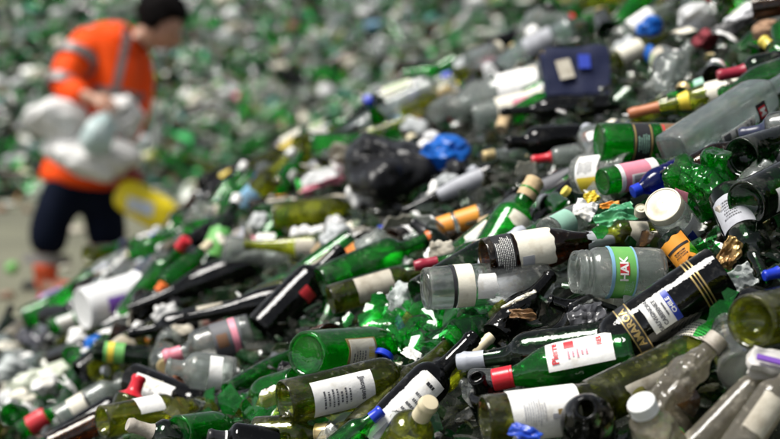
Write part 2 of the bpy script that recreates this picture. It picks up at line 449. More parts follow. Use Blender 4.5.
# depth buffer of the pieces placed by hand, so that the fill never hides them
BW, BH = 200, 114
ZB = [[1e9] * BW for _ in range(BH)]
LAND = []
PLACED = []
def stamp(P, Q, r):
    px0, py0, d0 = proj(P); px1, py1, d1 = proj(Q); n = 24
    for i in range(n + 1):
        t = i / n; x = px0 + (px1 - px0) * t; y = py0 + (py1 - py0) * t; d = d0 + (d1 - d0) * t; rr = r * ppm(d)
        for gy in range(int((y - rr) / 4), int((y + rr) / 4) + 1):
            for gx in range(int((x - rr) / 4), int((x + rr) / 4) + 1):
                if 0 <= gx < BW and 0 <= gy < BH and ZB[gy][gx] > d: ZB[gy][gx] = d
def place_axis(A, B, dia, lift=None, dz=0., Lmax=.30, d=None, tilt=None):
    if d is None:
        dm = hit((A[0] + B[0]) / 2, (A[1] + B[1]) / 2, .0)
        r = dia / ppm(dm) / 2
        lf = r * .75 if lift is None else lift
        dA, dB = hit(*A, lf), hit(*B, lf); dm = hit((A[0] + B[0]) / 2, (A[1] + B[1]) / 2, lf)
    else: dA = dB = dm = d
    dm -= dz
    span = (at(*A, dm) - at(*B, dm)).length
    if tilt is not None: dd = tilt
    else:
        dd = max(-.3, min(.3, dB - dA)); mx = math.sqrt(max(1e-4, Lmax ** 2 - span ** 2)) if span < Lmax else .02
        dd = max(-mx, min(mx, dd))
    P, Q = at(*A, dm - dd / 2), at(*B, dm + dd / 2)
    return P, Q, dia / ppm(dm) / 2
DEP = []
def bottle(name, label, A, B, dia, kind='bordeaux', g='green', cap=None, parts=(), roll=0, cat='bottle', group=None, sq=None,
           crush=0, Lmax=.30, lift=None, dz=0., tilt=None, d=None, land=None, trunc=None, mat=None, capz=None):
    P, Q, r = place_axis(A, B, dia, lift, dz, Lmax, d, tilt)
    L = (Q - P).length; M = basis(P, Q, roll)
    root = empty(name, M); tag(root, label, cat, group)
    body_mesh('glass_body' if not mat else 'plastic_body', kind, L, r, mat or G[g](), root, 40, sq, crush, len(PLACED) * 1.37, trunc, 0 if (mat or g in ('black', 'grimy', 'blue')) else .0028)
    if cap: cap_mesh(kind, L, r, cap[0], CAPM[cap[1]](), root, capz)
    last = None
    for i, s in enumerate(parts):
        k = s[0]
        if k == 'L':     # label: z0 z1 p0 p1 colour
            last = patch('label', kind, L, r, s[1], s[2], s[3], s[4], PAPER[s[5]](), root, sq=sq, tear=(s[6] if len(s) > 6 else .25), seed=i + len(PLACED))
        elif k == 'b':   # band of another colour printed on the last label
            patch('band', kind, L, r, s[1], s[2], s[3], s[4], PAPER[s[5]](), last or root, off=.0013, sq=sq)
        elif k == 'T':   # text z phi size colour
            wrap_text(s[1], kind, L, r, s[2], s[3], s[4], PAPER[s[5]](), last or root, rot=(s[6] if len(s) > 6 else 0), off=.0019, sq=sq, bold=.03)
        elif k == 'P':   # small print
            bars(kind, L, r, small_print(s[1], s[2], s[3], s[4], int(s[5] * 1.8), i, .42), PAPER[s[6] if len(s) > 6 else 'ink'](), last or root, off=.0018, sq=sq)
        elif k == 'C':   # barcode
            rn = random.Random(3); p = s[3]; rc = []
            while p < s[4]: q = rn.uniform(.8, 2.4); rc.append((s[1], s[2], p, min(p + q, s[4]))); p += q + rn.uniform(.9, 2.2)
            bars(kind, L, r, rc, PAPER['ink'](), last or root, off=.0018, sq=sq, name='barcode')
    DEP.append((round(proj((P+Q)/2)[2], 2), round((Q-P).length, 2), round(r*200, 1), label)); stamp(P, Q, r); PLACED.append((P, Q, r)); LAND.append((proj((P + Q) / 2), land or label))
    return root
def vis_center(P): return proj(P)
# ------------------------------------------------------------------ loose pieces: bags, film, shards, boxes, lids
import numpy as _np
def ico(sub):
    bm = bmesh.new(); bmesh.ops.create_icosphere(bm, subdivisions=sub, radius=1)
    vs = [v.co.copy() for v in bm.verts]; fs = [tuple(v.index for v in f.verts) for f in bm.faces]; bm.free(); return vs, fs
ICO = {k: ico(k) for k in (2, 3, 4, 5)}
def tri(t): t = t % 1.; return 1 - abs(2 * t - 1)
def creases(q, seed, n=7, f0=.5):
    """straight folds in random directions, as crumpled film takes them"""
    rn = random.Random(int(seed * 97)); s = 0; amp = 1.; tot = 0
    for i in range(n):
        d = Vector((rn.gauss(0, 1), rn.gauss(0, 1), rn.gauss(0, 1))).normalized(); f = f0 * (1.28 ** i)
        w_ = noise.noise(q * .8 + Vector((i * 3.3, seed, 0)))
        s += amp * tri(q.dot(d) * f + rn.random() + .35 * w_) * (.7 + .6 * w_); tot += amp; amp *= .80
    return .5 + (s / tot - .5) * 2.0
def crumple(q, s, seed, power=1.):
    low = noise.noise(q * 1.1 + Vector((seed * 3.1, seed, -seed)))
    return 1 + s * (.55 * low + .9 * (creases(q, seed, 9, .55) - .5))
def bag(name, label, cat, px, py, wpx, hpx, depth, mat, d=None, rot=0, seed=1, cr=.45, group=None, dz=0, sub=5, lift=.0, parent=None, flat=1.):
    dd = (d if d is not None else hit(px, py + hpx * .32, lift)) - dz
    c = at(px, py, dd); sx, sz = wpx / ppm(dd) / 2, hpx / ppm(dd) / 2
    vs0, fs = ICO[sub]; vs = []
    for v in vs0:
        q = v * crumple(v, cr, seed)
        e = Vector((math.copysign(abs(q.x) ** flat, q.x) * sx, q.y * depth / 2, math.copysign(abs(q.z) ** flat, q.z) * sz))
        vs.append(e)
    o = mesh(name, vs, fs, mat, None, True, 24)
    o.matrix_world = Matrix.Translation(c) @ Matrix.Rotation(R(-PITCH), 4, 'X') @ Matrix.Rotation(R(-rot), 4, 'Y')
    tag(o, label, cat, group)
    a = R(rot); h = max(sx, sz) * .7
    ax = Vector((math.cos(a), 0, -math.sin(a))) if sx > sz else Vector((math.sin(a), 0, math.cos(a)))
    m = min(sx, sz); ln = max(sx, sz) - m
    stamp(c - ax * ln, c + ax * ln, m * .8); LAND.append((proj(c), label))
    return o
def film_piece(name, label, cat, px, py, wpx, hpx, mat, rot=0, seed=1, fold=.12, d=None, dz=0, tilt=35, thick=.0012, group=None, lift=.02, n=34, yaw=0):
    """creased sheet of film, foil or paper with a torn outline"""
    dd = (d if d is not None else hit(px, py, lift)) - dz
    c = at(px, py, dd); W, H = wpx / ppm(dd), hpx / ppm(dd); S = max(W, H)
    vs, fs, idx = [], [], {}
    for i in range(n + 1):
        for j in range(n + 1):
            u, v = i / n - .5, j / n - .5
            ang = math.atan2(v, u); rr = .5 * (1 + .28 * noise.noise(Vector((math.cos(ang) * 1.8, math.sin(ang) * 1.8, seed * 2.3))))
            if max(abs(u), abs(v)) * .75 + math.hypot(u, v) * .25 > rr * .98: continue
            q = Vector((u * 2.6, v * 2.6, seed * 5.1))
            z = (creases(Vector((u * 3, v * 3, 0)), seed, 6, .5) - .5) * S * min(fold, .14) * 2.2
            z -= (u * u + v * v) * S * .25
            idx[i, j] = len(vs)
            vs.append(Vector((u * W + .03 * S * noise.noise(q * 3), v * H + .03 * S * noise.noise(q * 3 + Vector((5, 5, 5))), z)))
    for i in range(n):
        for j in range(n):
            k = [(i, j), (i + 1, j), (i + 1, j + 1), (i, j + 1)]
            k = [idx[a] for a in k if a in idx]
            if len(k) >= 3: fs.append(tuple(k))
    o = mesh(name, vs, fs, mat, None, True, 20)
    md = o.modifiers.new('thickness', 'SOLIDIFY'); md.thickness = thick
    o.matrix_world = Matrix.Translation(c) @ Matrix.Rotation(R(yaw), 4, 'Z') @ Matrix.Rotation(R(90 - tilt), 4, 'X') @ Matrix.Rotation(R(-rot), 4, 'Z')
    tag(o, label, cat, group); stamp(c, c, min(W, H) / 2 * .7); LAND.append((proj(c), label))
    return o
def shard_geo(rnd, size, curv=None, thick=.003, n=None):
    """one curved glass splinter with jagged outline; returns verts, faces round its own centre"""
    n = n or rnd.randint(5, 8); rc = curv or rnd.uniform(.032, .05)
    asp = rnd.uniform(.45, 1); pts = []
    for k in range(n):
        a = 2 * math.pi * (k + rnd.uniform(-.3, .3)) / n; r = size / 2 * rnd.uniform(.55, 1.1)
        pts.append((math.cos(a) * r, math.sin(a) * r * asp))
    ring = []
    for k in range(n):
        a, b = pts[k], pts[(k + 1) % n]; ring.append(a); ring.append(((a[0] + b[0]) / 2 * rnd.uniform(.92, 1.06), (a[1] + b[1]) / 2 * rnd.uniform(.92, 1.06)))
    m = len(ring); vs = []
    for lay in (0, 1):
        for s in (1, .5, 0):
            for (x, y) in (ring if s else [(0, 0)]):
                x, y = x * s, y * s; th = y / rc; rr = rc + (thick if lay else 0)
                vs.append(Vector((x, rr * math.sin(th), rr * math.cos(th) - rc)))
    H = 2 * m + 1; fs = []
    for k in range(m):
        k2 = (k + 1) % m
        fs += [(H + k, H + k2, H + m + k2, H + m + k), (H + m + k, H + m + k2, H + 2 * m), (k2, k, m + k, m + k2), (m + k2, m + k, 2 * m), (k, k2, H + k2, H + k)]
    return vs, fs
def shard(label, px, py, wpx, mat, rot=0, tilt=30, seed=0, group=None, dz=.03, lift=.02, asp=None, thick=.003, yaw=0):
    dd = hit(px, py, lift) - dz; c = at(px, py, dd); rnd = random.Random(seed)
    vs, fs = shard_geo(rnd, wpx / ppm(dd), thick=thick)
    o = mesh('glass_shard', vs, fs, mat, None, True, 18)
    o.matrix_world = Matrix.Translation(c) @ Matrix.Rotation(R(yaw), 4, 'Z') @ Matrix.Rotation(R(90 - tilt), 4, 'X') @ Matrix.Rotation(R(-rot), 4, 'Z')
    tag(o, label, 'glass shard', group); stamp(c, c, wpx / ppm(dd) / 3)
    return o
def scatter_shards(name, spots, mat, rnd, smin, smax, label, cat, thick=.003):
    V, F = [], []
    protos = [shard_geo(rnd, 1.0, curv=rnd.uniform(.7, 1.3), thick=.08) for _ in range(26)]
    protos = [(_np.array([tuple(v) for v in vs]), fs) for vs, fs in protos]; allv, off = [], 0
    for P in spots:
        vs, fs = rnd.choice(protos); s = rnd.uniform(smin, smax)
        M = _np.array((Matrix.Rotation(rnd.uniform(0, 6.3), 3, 'Z') @ Matrix.Rotation(rnd.gauss(0, .75), 3, 'X') @ Matrix.Rotation(rnd.gauss(0, .5), 3, 'Y')))
        v = (vs * s) @ M.T + _np.array(tuple(P)); allv.append(v); F += [tuple(i + off for i in f) for f in fs]; off += len(v)
    V = _np.concatenate(allv)
    o = mesh(name, V.tolist(), F, mat, None, True, 40); tag(o, label, cat, kind='stuff'); return o
def rbox(name, sx, sy, sz, mat, parent=None, bev=.004, M=None):
    bm = bmesh.new(); bmesh.ops.create_cube(bm, size=1)
    for v in bm.verts: v.co = Vector((v.co.x * sx, v.co.y * sy, v.co.z * sz))
    bmesh.ops.bevel(bm, geom=bm.edges[:], offset=bev, segments=2, affect='EDGES')
    if M is not None: bm.transform(M)
    vs = [v.co.copy() for v in bm.verts]; fs = [tuple(v.index for v in f.verts) for f in bm.faces]; bm.free()
    return mesh(name, vs, fs, mat, parent, True, 30)
def lid(label, px, py, dia, mat, tilt=40, yaw=0, dz=.03, group=None, name='jar_lid', cat='lid'):
    dd = hit(px, py, .02) - dz; r = dia / ppm(dd) / 2
    o = lathe(name, [(0, r * .96), (0, r), (.010, r * 1.01), (.013, r * .97), (.011, r * .88), (.011, r * .4), (.013, r * .36), (.013, r * .1), (.012, 0)], mat, None, 32, 30)
    o.matrix_world = Matrix.Translation(at(px, py, dd)) @ Matrix.Rotation(R(yaw), 4, 'Z') @ Matrix.Rotation(R(tilt), 4, 'X')
    tag(o, label, cat, group); c = at(px, py, dd); stamp(c, c, r * .8); LAND.append((proj(c), label)); return o

def crushed_box(name, sx, sy, sz, mat, parent, amp, seed=1, n=10):
    bm = bmesh.new(); bmesh.ops.create_cube(bm, size=1); bmesh.ops.subdivide_edges(bm, edges=bm.edges[:], cuts=n, use_grid_fill=True)
    for v in bm.verts:
        q = v.co.copy(); w_ = Vector((noise.noise(q * 2 + Vector((seed, 0, 0))), noise.noise(q * 2 + Vector((0, seed, 4))), creases(q * 2, seed, 5, .5) - .5))
        e = sum(abs(c) > .46 for c in q); v.co = Vector((q.x * sx, q.y * sy, q.z * sz)) * (1 - .03 * (e > 1)) + w_ * amp
    vs = [v.co.copy() for v in bm.verts]; fs = [tuple(v.index for v in f.verts) for f in bm.faces]; bm.free()
    return mesh(name, vs, fs, mat, parent, True, 28)
# ------------------------------------------------------------------ the setting
def grid_obj(name, xs, ys, f, mat):
    vs = [(x, y, f(x, y)) for y in ys for x in xs]; W = len(xs)
    fs = [(j * W + i, j * W + i + 1, (j + 1) * W + i + 1, (j + 1) * W + i) for j in range(len(ys) - 1) for i in range(W - 1)]
    o = mesh(name, vs, fs, mat); tag(o, kind='structure'); return o
def lin(a, b, n): return [a + (b - a) * i / n for i in range(n + 1)]
concrete = solid('yard_concrete', (.155, .155, .105), .9, (.10, .10, .07), 1.3, bump=.3)
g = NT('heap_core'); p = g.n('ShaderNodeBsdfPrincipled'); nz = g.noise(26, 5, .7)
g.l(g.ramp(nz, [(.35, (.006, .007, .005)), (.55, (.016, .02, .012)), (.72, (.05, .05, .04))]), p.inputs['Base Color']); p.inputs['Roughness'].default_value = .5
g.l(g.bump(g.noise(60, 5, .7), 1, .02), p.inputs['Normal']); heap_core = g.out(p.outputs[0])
g = NT('far_heap_core'); p = g.n('ShaderNodeBsdfPrincipled'); nz = g.noise(11, 4, .7)
g.l(g.ramp(nz, [(.35, (.008, .03, .012)), (.5, (.03, .06, .03)), (.66, (.14, .15, .12)), (.74, (.03, .025, .015))]), p.inputs['Base Color']); p.inputs['Roughness'].default_value = .5
far_core = g.out(p.outputs[0])
ys = lin(-60, 100, 40); xs = lin(-80, 80, 40)
grid_obj('ground', xs, ys, lambda x, y: 0.0, concrete)
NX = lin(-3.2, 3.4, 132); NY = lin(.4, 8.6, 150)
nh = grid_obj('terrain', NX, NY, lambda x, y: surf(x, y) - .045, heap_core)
fh = grid_obj('terrain', lin(-9, 9, 150), lin(11.8, 21, 90), lambda x, y: surf2(x, y) - .04, far_core)

# ------------------------------------------------------------------ the pieces one can tell apart, front first
bt = bottle
# sharp zone, lower middle
bt('wine_bottle', 'olive wine bottle with plain white name label in front of the fat green bottle', (284, 403), (444, 365), 46, 'bordeaux', 'olive', ('foil', 'black'),
   [('L', .13, .50, -34, 62, 'white', 0), ('T', 'Jacques', .43, 8, .0105, 'ink'), ('P', .18, .36, -5, 40, 4)], dz=.05, tilt=.10, land='the olive bottle with the white name label', capz=.78)
bt('mineral_water_bottle', 'fat bright green bottle showing its round bottom above the olive wine bottle', (306, 354.5), (415, 345), 47, 'mineral', 'bright', None,
   [('L', .20, .46, -30, 60, 'gold'), ('b', .22, .44, -26, 56, 'cream'), ('b', .38, .43, -5, 20, 'yellow'), ('P', .24, .36, 0, 40, 3)], tilt=.22, dz=.02, land='the fat green bottle bottom')
bt('wine_bottle', 'near black wine bottle with long white label leaning up to the grey capsule', (356, 456), (476, 335), 44, 'bordeaux', 'black', None,
   [('L', .10, .62, -28, 44, 'white', .3), ('b', .12, .24, -5, 25, 'grey'), ('P', .3, .5, -10, 30, 3), ('P', .54, .59, -10, 28, 1, 'black')], tilt=.06, dz=.03, land='the black bottle with the long white label')
bt('wine_bottle', 'clear wine bottle with cream capsule pointing up in front of the black bottle', (386, 470), (430, 402), 46, 'bordeaux', 'yolive', ('foil', 'cream'), [], tilt=-.12, dz=.06, Lmax=.26, capz=.80)
bt('wine_bottle', 'green bottle with long grey capsule pointing left', (640, 338), (458, 362), 44, 'bordeaux', 'dkgreen', ('foil', 'grey'),
   [], tilt=.05, dz=.01, capz=.85, land='the grey capsule')
bt('mineral_water_bottle', 'bright green bottle with red cap and white red lettered label', (634, 352), (494, 380), 50, 'mineral', 'bright', ('screw', 'red'),
   [('L', .13, .60, -8, 74, 'white', 0), ('T', 'Pierre', .54, 34, .0125, 'red'), ('T', 'RES', .22, 46, .009, 'red'), ('b', .40, .47, 40, 62, 'red'), ('P', .30, .46, 12, 36, 3, 'pink')], tilt=.02, dz=.04, land='the red capped green bottle', capz=.86)
bt('wine_bottle', 'dark olive wine bottle wrapped in a broad white label at the bottom edge', (484, 420), (668, 398), 50, 'bordeaux', 'olive', None,
   [('L', .12, .49, -85, 85, 'white', .2), ('b', .36, .42, -5, 8, 'gold'), ('b', .33, .37, 4, 15, 'grey'), ('P', .18, .30, -35, 30, 5, 'grey')], tilt=.05, dz=.07, land='the broad white label')
bt('wine_bottle', 'black wine bottle with gold rings, gold lettered band and blue edged white label', (722, 270), (556, 382), 55, 'bordeaux', 'black', None,
   [('L', .30, .46, -36, 34, 'white', .1), ('b', .30, .335, -36, 34, 'blue'), ('T', 'CHILE', .3175, 0, .008, 'white'), ('T', 'CABERNET', .385, 0, .0075, 'ink'), ('T', 'SAUVIGNON', .42, 0, .0075, 'ink'), ('P', .345, .365, -18, 18, 1),
    ('L', .50, .575, -70, 70, 'black', 0), ('b', .503, .509, -70, 70, 'gold'), ('b', .566, .572, -70, 70, 'gold'), ('T', 'AMAROA', .538, 6, .0135, 'gold'),
    ('L', .118, .126, -80, 80, 'gold', 0), ('L', .138, .143, -80, 80, 'gold', 0), ('L', .157, .165, -80, 80, 'gold', 0)], tilt=.0, dz=.035, land='the black bottle with the gold rings')
bt('storage_jar', 'clear glass jar with green label and wet drops lying on its side', (660, 273), (574, 272), 51, 'jar', 'milky', None,
   [('L', .36, .66, -80, 80, 'green', .2), ('b', .62, .66, -80, 80, 'ltblue'), ('b', .36, .38, -80, 80, 'ltblue'), ('b', .46, .57, -6, 22, 'red'), ('T', 'HAK', .515, 8, .016, 'white'), ('P', .40, .50, -50, -15, 4, 'mint')], tilt=-.03, dz=.04, land='the clear jar with the green label')
bt('wine_bottle', 'brown wine bottle with big pale label and torn silver neck foil', (484, 259), (628, 234), 42, 'burgundy', 'brown', None,
   [('L', .04, .18, -80, 70, 'black', .2), ('P', .05, .17, -60, 50, 6, 'white'), ('L', .20, .46, -80, 50, 'cream', .6), ('b', .22, .30, 12, 40, 'grey'), ('L', .70, .93, -100, 60, 'grey', 1.5)], tilt=.05, dz=.05, land='the brown bottle with the pale label')
bt('spirit_bottle', 'clear bottle with round bottom lying level under the brown bottle, cream label', (424, 289), (596, 276), 43, 'spirit', 'clear', None,
   [('L', .17, .27, -88, 70, 'cream', .1), ('L', .145, .165, -88, 70, 'black', 0), ('L', .28, .40, -30, 40, 'white', .8)], tilt=.05, dz=.05, land='the level clear bottle')
bt('wine_bottle', 'slim green bottle with red capsule and pink and white labels pointing left', (556, 238), (415, 266), 27, 'bordeaux', 'green', ('foil', 'dkred'),
   [('L', .10, .30, -80, 80, 'white'), ('L', .34, .56, -80, 80, 'cream'), ('b', .48, .55, -60, 60, 'pink'), ('P', .12, .27, -50, 40, 5, 'green')], tilt=-.02, dz=.0, land='the slim red tipped green bottle', capz=.84)
bt('wine_bottle', 'frosted green bottle standing up out of the heap with a tall cork', (488, 262), (531, 188), 43, 'squat', 'bright', ('bigcork', 'cork'),
   [('L', .44, .60, -15, 55, 'cream', 1.5)], tilt=.05, Lmax=.2, dz=-.04, land='the corked green bottle')
bt('mineral_water_bottle', 'big wet green bottle with dark gold edged label above the pink labelled bottle', (598, 142), (744, 143), 39, 'mineral', 'bright', None,
   [('L', .20, .34, -70, 70, 'black'), ('b', .21, .22, -60, 60, 'gold'), ('b', .32, .33, -60, 60, 'gold'), ('P', .23, .31, -30, 40, 3, 'mint'), ('L', .40, .52, -70, 70, 'brown'), ('b', .41, .42, -60, 60, 'red'), ('b', .50, .51, -60, 60, 'gold'), ('P', .43, .49, -30, 40, 2, 'pink')], tilt=.05, dz=-.02, land='the big wet green bottle')
bt('jam_jar', 'open clear glass tub with yellow label and its rim turned to the right', (582, 176), (632, 170), 43, 'jar', 'milky', None,
   [('L', .15, .60, -60, 50, 'white', .1), ('b', .18, .56, 5, 48, 'yellow'), ('P', .2, .5, -40, -5, 5)], tilt=-.08, Lmax=.12, dz=-.01, land='the open tub with the yellow label')
bt('beer_bottle', 'small green bottle with pink and white barcode label and round bottom showing', (602, 182), (702, 162), 28, 'beer', 'bright', None,
   [('L', .12, .50, -75, 85, 'pink', .2), ('b', .12, .16, -70, 80, 'white'), ('b', .42, .50, -70, 80, 'white'), ('b', .22, .38, -5, 48, 'white'), ('C', .24, .36, 0, 44)], tilt=.08, dz=.02, land='the pink barcode label')
bt('plastic_bottle', 'blue plastic bottle end with blue screw cap', (690, 166), (633, 192), 27, 'pet', 'blue', ('screw', 'blue'), [], tilt=-.03, Lmax=.2, dz=.04, land='the blue plastic bottle', capz=.88)
bt('jam_jar', 'glass jar with cream metal lid facing out and blue white label', (689, 240), (663, 205), 41, 'jar', 'milky', ('lid', 'tin'),
   [('L', .2, .66, -60, 60, 'white', .2), ('b', .3, .5, 0, 24, 'blue')], tilt=-.075, Lmax=.13, dz=.05, land='the cream jar lid')
bt('spirit_bottle', 'big flat clear bottle with red and white lettering leaning up to the right', (672, 152), (800, 70), 45, 'spirit', 'aqua', None,
   [('L', .25, .50, 15, 60, 'white', .2), ('b', .26, .31, 17, 58, 'ink'), ('P', .34, .48, 18, 56, 3), ('L', .53, .60, -5, 42, 'black', 0), ('b', .54, .59, 5, 32, 'red'), ('T', 'M', .565, 18, .016, 'white')], tilt=.12, dz=.03, sq=(1, .8, 5), roll=20, land='the big flat clear bottle')
bt('wine_bottle', 'yellow green wine bottle with long stained label and orange brown capsule', (768, 82), (629, 114), 27, 'burgundy', 'yolive', ('foil', 'copper'),
   [('L', .10, .44, -75, 75, 'cream', .8), ('L', .56, .64, -75, 75, 'yellow', .5)], tilt=.04, dz=.0, land='the orange brown capsule', capz=.78)
bt('mineral_water_bottle', 'grey green bottle with mint label and green ends above the stained wine bottle', (742, 74), (668, 96), 16, 'mineral', 'bright', None, [('L', .2, .62, -80, 80, 'mint')], tilt=.05, land='the mint labelled bottle')
bt('wine_bottle', 'dark green bottle with red capsule at the right edge', (812, 58), (718, 76), 28, 'bordeaux', 'dkgreen', ('foil', 'dkred'), [], tilt=-.02, dz=.0, capz=.72, land='the red capsule at the right edge')
bt('beer_bottle', 'dark bottle with yellow green collar at the top right edge', (800, 70), (762, 40), 26, 'squat', 'green', ('foil', 'yellow'), [], tilt=.05, Lmax=.22)
# right edge
bt('wine_bottle', 'green bottle with grey white capsule beside the green film', (812, 186), (718, 213), 34, 'bordeaux', 'olive', ('foil', 'dirty'), [('L', .2, .5, 10, 70, 'white')], tilt=-.03, dz=.07, capz=.66, land='the grey white capsule')
bt('wine_bottle', 'dark green bottle with pale blue label pointing down toward the blue capped bottle', (728, 196), (766, 282), 42, 'bordeaux', 'dkgreen', None, [('L', .14, .48, -60, 60, 'grey'), ('P', .2, .4, -20, 40, 4)], tilt=-.14, dz=.01, land='the dark bottle with the pale blue label')
bt('beer_bottle', 'small bottle with blue foil entering at the right edge', (812, 264), (764, 276), 22, 'beer', 'dkgreen', ('foil', 'blue'), [], tilt=-.02, dz=.1, Lmax=.22, capz=.7)
bt('wine_bottle', 'dark green bottle bottom with a corner of white label at the right edge', (746, 204), (826, 164), 47, 'bordeaux', 'dkgreen', None, [('L', .15, .5, 0, 60, 'white')], tilt=.12, dz=.05)
bt('wine_bottle', 'dark green bottle bottom below the big flat clear bottle', (741, 158), (836, 128), 40, 'bordeaux', 'dkgreen', None, [], tilt=.2, dz=.0)
bt('wine_bottle', 'bottle neck with dark blue capsule across the flat clear bottle', (826, 120), (740, 135), 34, 'bordeaux', 'clear', ('foil', 'navy'), [], tilt=.04, dz=.08, Lmax=.26, capz=.68)
bt('wine_bottle', 'clear bottle with black white label under the flat clear bottle', (790, 152), (738, 186), 26, 'bordeaux', 'milky', None, [('L', .2, .6, -60, 60, 'black'), ('b', .3, .5, -20, 30, 'white')], tilt=.0, Lmax=.2, dz=.03)
bt('wine_bottle', 'yellow green bottle with open round bottom facing left at the right edge', (750, 322), (862, 294), 54, 'bordeaux', 'yolive', None, [], tilt=.2, dz=.06, land='the yellow green bottle bottom')
bt('preserving_jar', 'round clear jar bottom facing out below the yellow green bottle', (739, 372), (728, 328), 42, 'jar', 'clear', None, [], tilt=.14, Lmax=.16, dz=.05, land='the clear jar bottom')
bt('wine_bottle', 'olive bottle with worn white label below the black gold ringed bottle', (592, 404), (748, 330), 50, 'bordeaux', 'olive', None, [('L', .17, .46, -5, 68, 'dirty', .8), ('P', .22, .4, 20, 50, 4, 'grey')], tilt=.05, dz=.02, land='the olive bottle with the worn label')
bt('plastic_bottle', 'crushed dirty clear plastic bottle with pinkish cap', (640, 424), (719, 338), 48, 'pet', 'grimy', ('screw', 'dirty'), [], tilt=.02, dz=.09, crush=.42, mat=None, land='the crushed dirty plastic bottle', capz=.885)
bt('plastic_bottle', 'muddy plastic bottle with upright white screw cap at the bottom edge', (672, 470), (641, 402), 60, 'pet', 'grimy', ('screw', 'white'), [], tilt=-.06, dz=.14, crush=.3, Lmax=.22, capz=.87)
bt('wine_bottle', 'mud coated bottle running to the bottom edge beside the clear jar', (690, 452), (790, 350), 32, 'bordeaux', 'grimy', None, [], tilt=.02, dz=.08)
bt('wine_bottle', 'dust coated clear bottle in the bottom right corner', (724, 468), (806, 350), 38, 'bordeaux', 'grimy', None, [('L', .3, .6, -30, 50, 'dirty')], tilt=.02, dz=.12, land='the dust coated corner bottle')
bt('wine_bottle', 'dark shiny bottle pointing straight out at the bottom edge', (590, 436), (586, 408), 56, 'squat', 'black', None, [], tilt=-.22, dz=.10)
bt('spirit_bottle', 'small clear square bottle under the red cap', (512, 386), (462, 384), 34, 'spirit', 'clear', None, [], sq=(1, 1, 5), tilt=.06, Lmax=.16, dz=.01)
bt('beer_bottle', 'dark round bottle shoulder under the red cap', (498, 424), (476, 376), 38, 'squat', 'black', None, [('L', .3, .5, 0, 50, 'white')], tilt=-.06, Lmax=.16, dz=.02)
bt('wine_bottle', 'green bottle end with blue foil pointing up right under the white name label', (330, 452), (382, 410), 26, 'beer', 'green', ('foil', 'blue'), [], tilt=.0, dz=.08, Lmax=.2, capz=.80)
bt('wine_bottle', 'dark bottle neck with gold screw cap under the olive bottle', (256, 436), (328, 433), 40, 'squat', 'olive', ('screw', 'gold'), [], tilt=-.03, dz=.05, Lmax=.2, capz=.84)
bt('beer_bottle', 'green bottle top behind the torn yellow green bottle', (296, 384), (242, 400), 34, 'mineral', 'bright', None, [], tilt=.04, dz=-.02)
bt('wine_bottle', 'slim pale green bottle running up from the corner to the fat green bottle', (238, 414), (334, 348), 18, 'hock', 'yolive', None, [], tilt=.12, dz=-.02)
bt('wine_bottle', 'slim green streaked bottle behind the slim pale green one', (228, 392), (322, 336), 20, 'hock', 'green', None, [], tilt=.15, dz=-.03)
bt('wine_bottle', 'dark round bottle shoulder between the fat green bottle and clear bottle', (600, 310), (546, 338), 40, 'burgundy', 'black', None, [], tilt=.0, dz=-.02, Lmax=.2)
bt('wine_bottle', 'black wine bottle neck rising under the brown bottle', (498, 338), (552, 274), 38, 'burgundy', 'black', None, [], tilt=.06, dz=0., Lmax=.24, land='the black bottle under the brown one')
bt('beer_bottle', 'broken dark bottle lying below the jar with green label', (612, 322), (548, 300), 34, 'burgundy', 'black', None, [('L', .1, .4, -20, 40, 'grey', 2)], tilt=.0, dz=.0, Lmax=.22)
bt('wine_bottle', 'stout cork topped neck with cream foil standing behind the grey capsule', (440, 384), (492, 336), 26, 'bordeaux', 'yolive', ('foil', 'cream'), [], tilt=.02, dz=.01, Lmax=.2, capz=.62)
bt('wine_bottle', 'dark bottle half under the brown bottle with orange label', (668, 236), (706, 282), 30, 'bordeaux', 'dkgreen', None, [('L', .1, .62, -60, 60, 'orange', .5), ('b', .3, .34, -50, 50, 'black'), ('P', .38, .5, -20, 30, 2, 'black')], tilt=-.03, dz=.02, Lmax=.2, land='the orange label')
bt('wine_bottle', 'olive bottle with round bottom between the jar and the cream jar lid', (656, 234), (594, 232), 27, 'bordeaux', 'yolive', None, [('L', .2, .5, -60, 60, 'dirty')], tilt=-.03, Lmax=.22, dz=.0)
bt('beer_bottle', 'small green bottle with brown pink foil beside the torn carton piece', (540, 228), (574, 222), 18, 'beer', 'green', ('foil', 'dkred'), [], tilt=-.03, Lmax=.2, dz=.0, capz=.72)
bt('spirit_bottle', 'round clear bottle bottom with mint marks behind the brown bottle', (548, 232), (600, 205), 28, 'beer', 'milky', None, [('b', .02, .3, -60, 60, 'mint')], tilt=.15, dz=.02, Lmax=.2)
bt('beer_bottle', 'small bottle with yellow green collar cap above the torn carton piece', (598, 216), (564, 190), 22, 'beer', 'dkgreen', ('screw', 'yellow'), [], tilt=-.02, Lmax=.18, dz=.01)
bt('wine_bottle', 'green bottle end behind the torn carton piece', (566, 212), (548, 196), 24, 'beer', 'bright', None, [], tilt=.12, Lmax=.2)
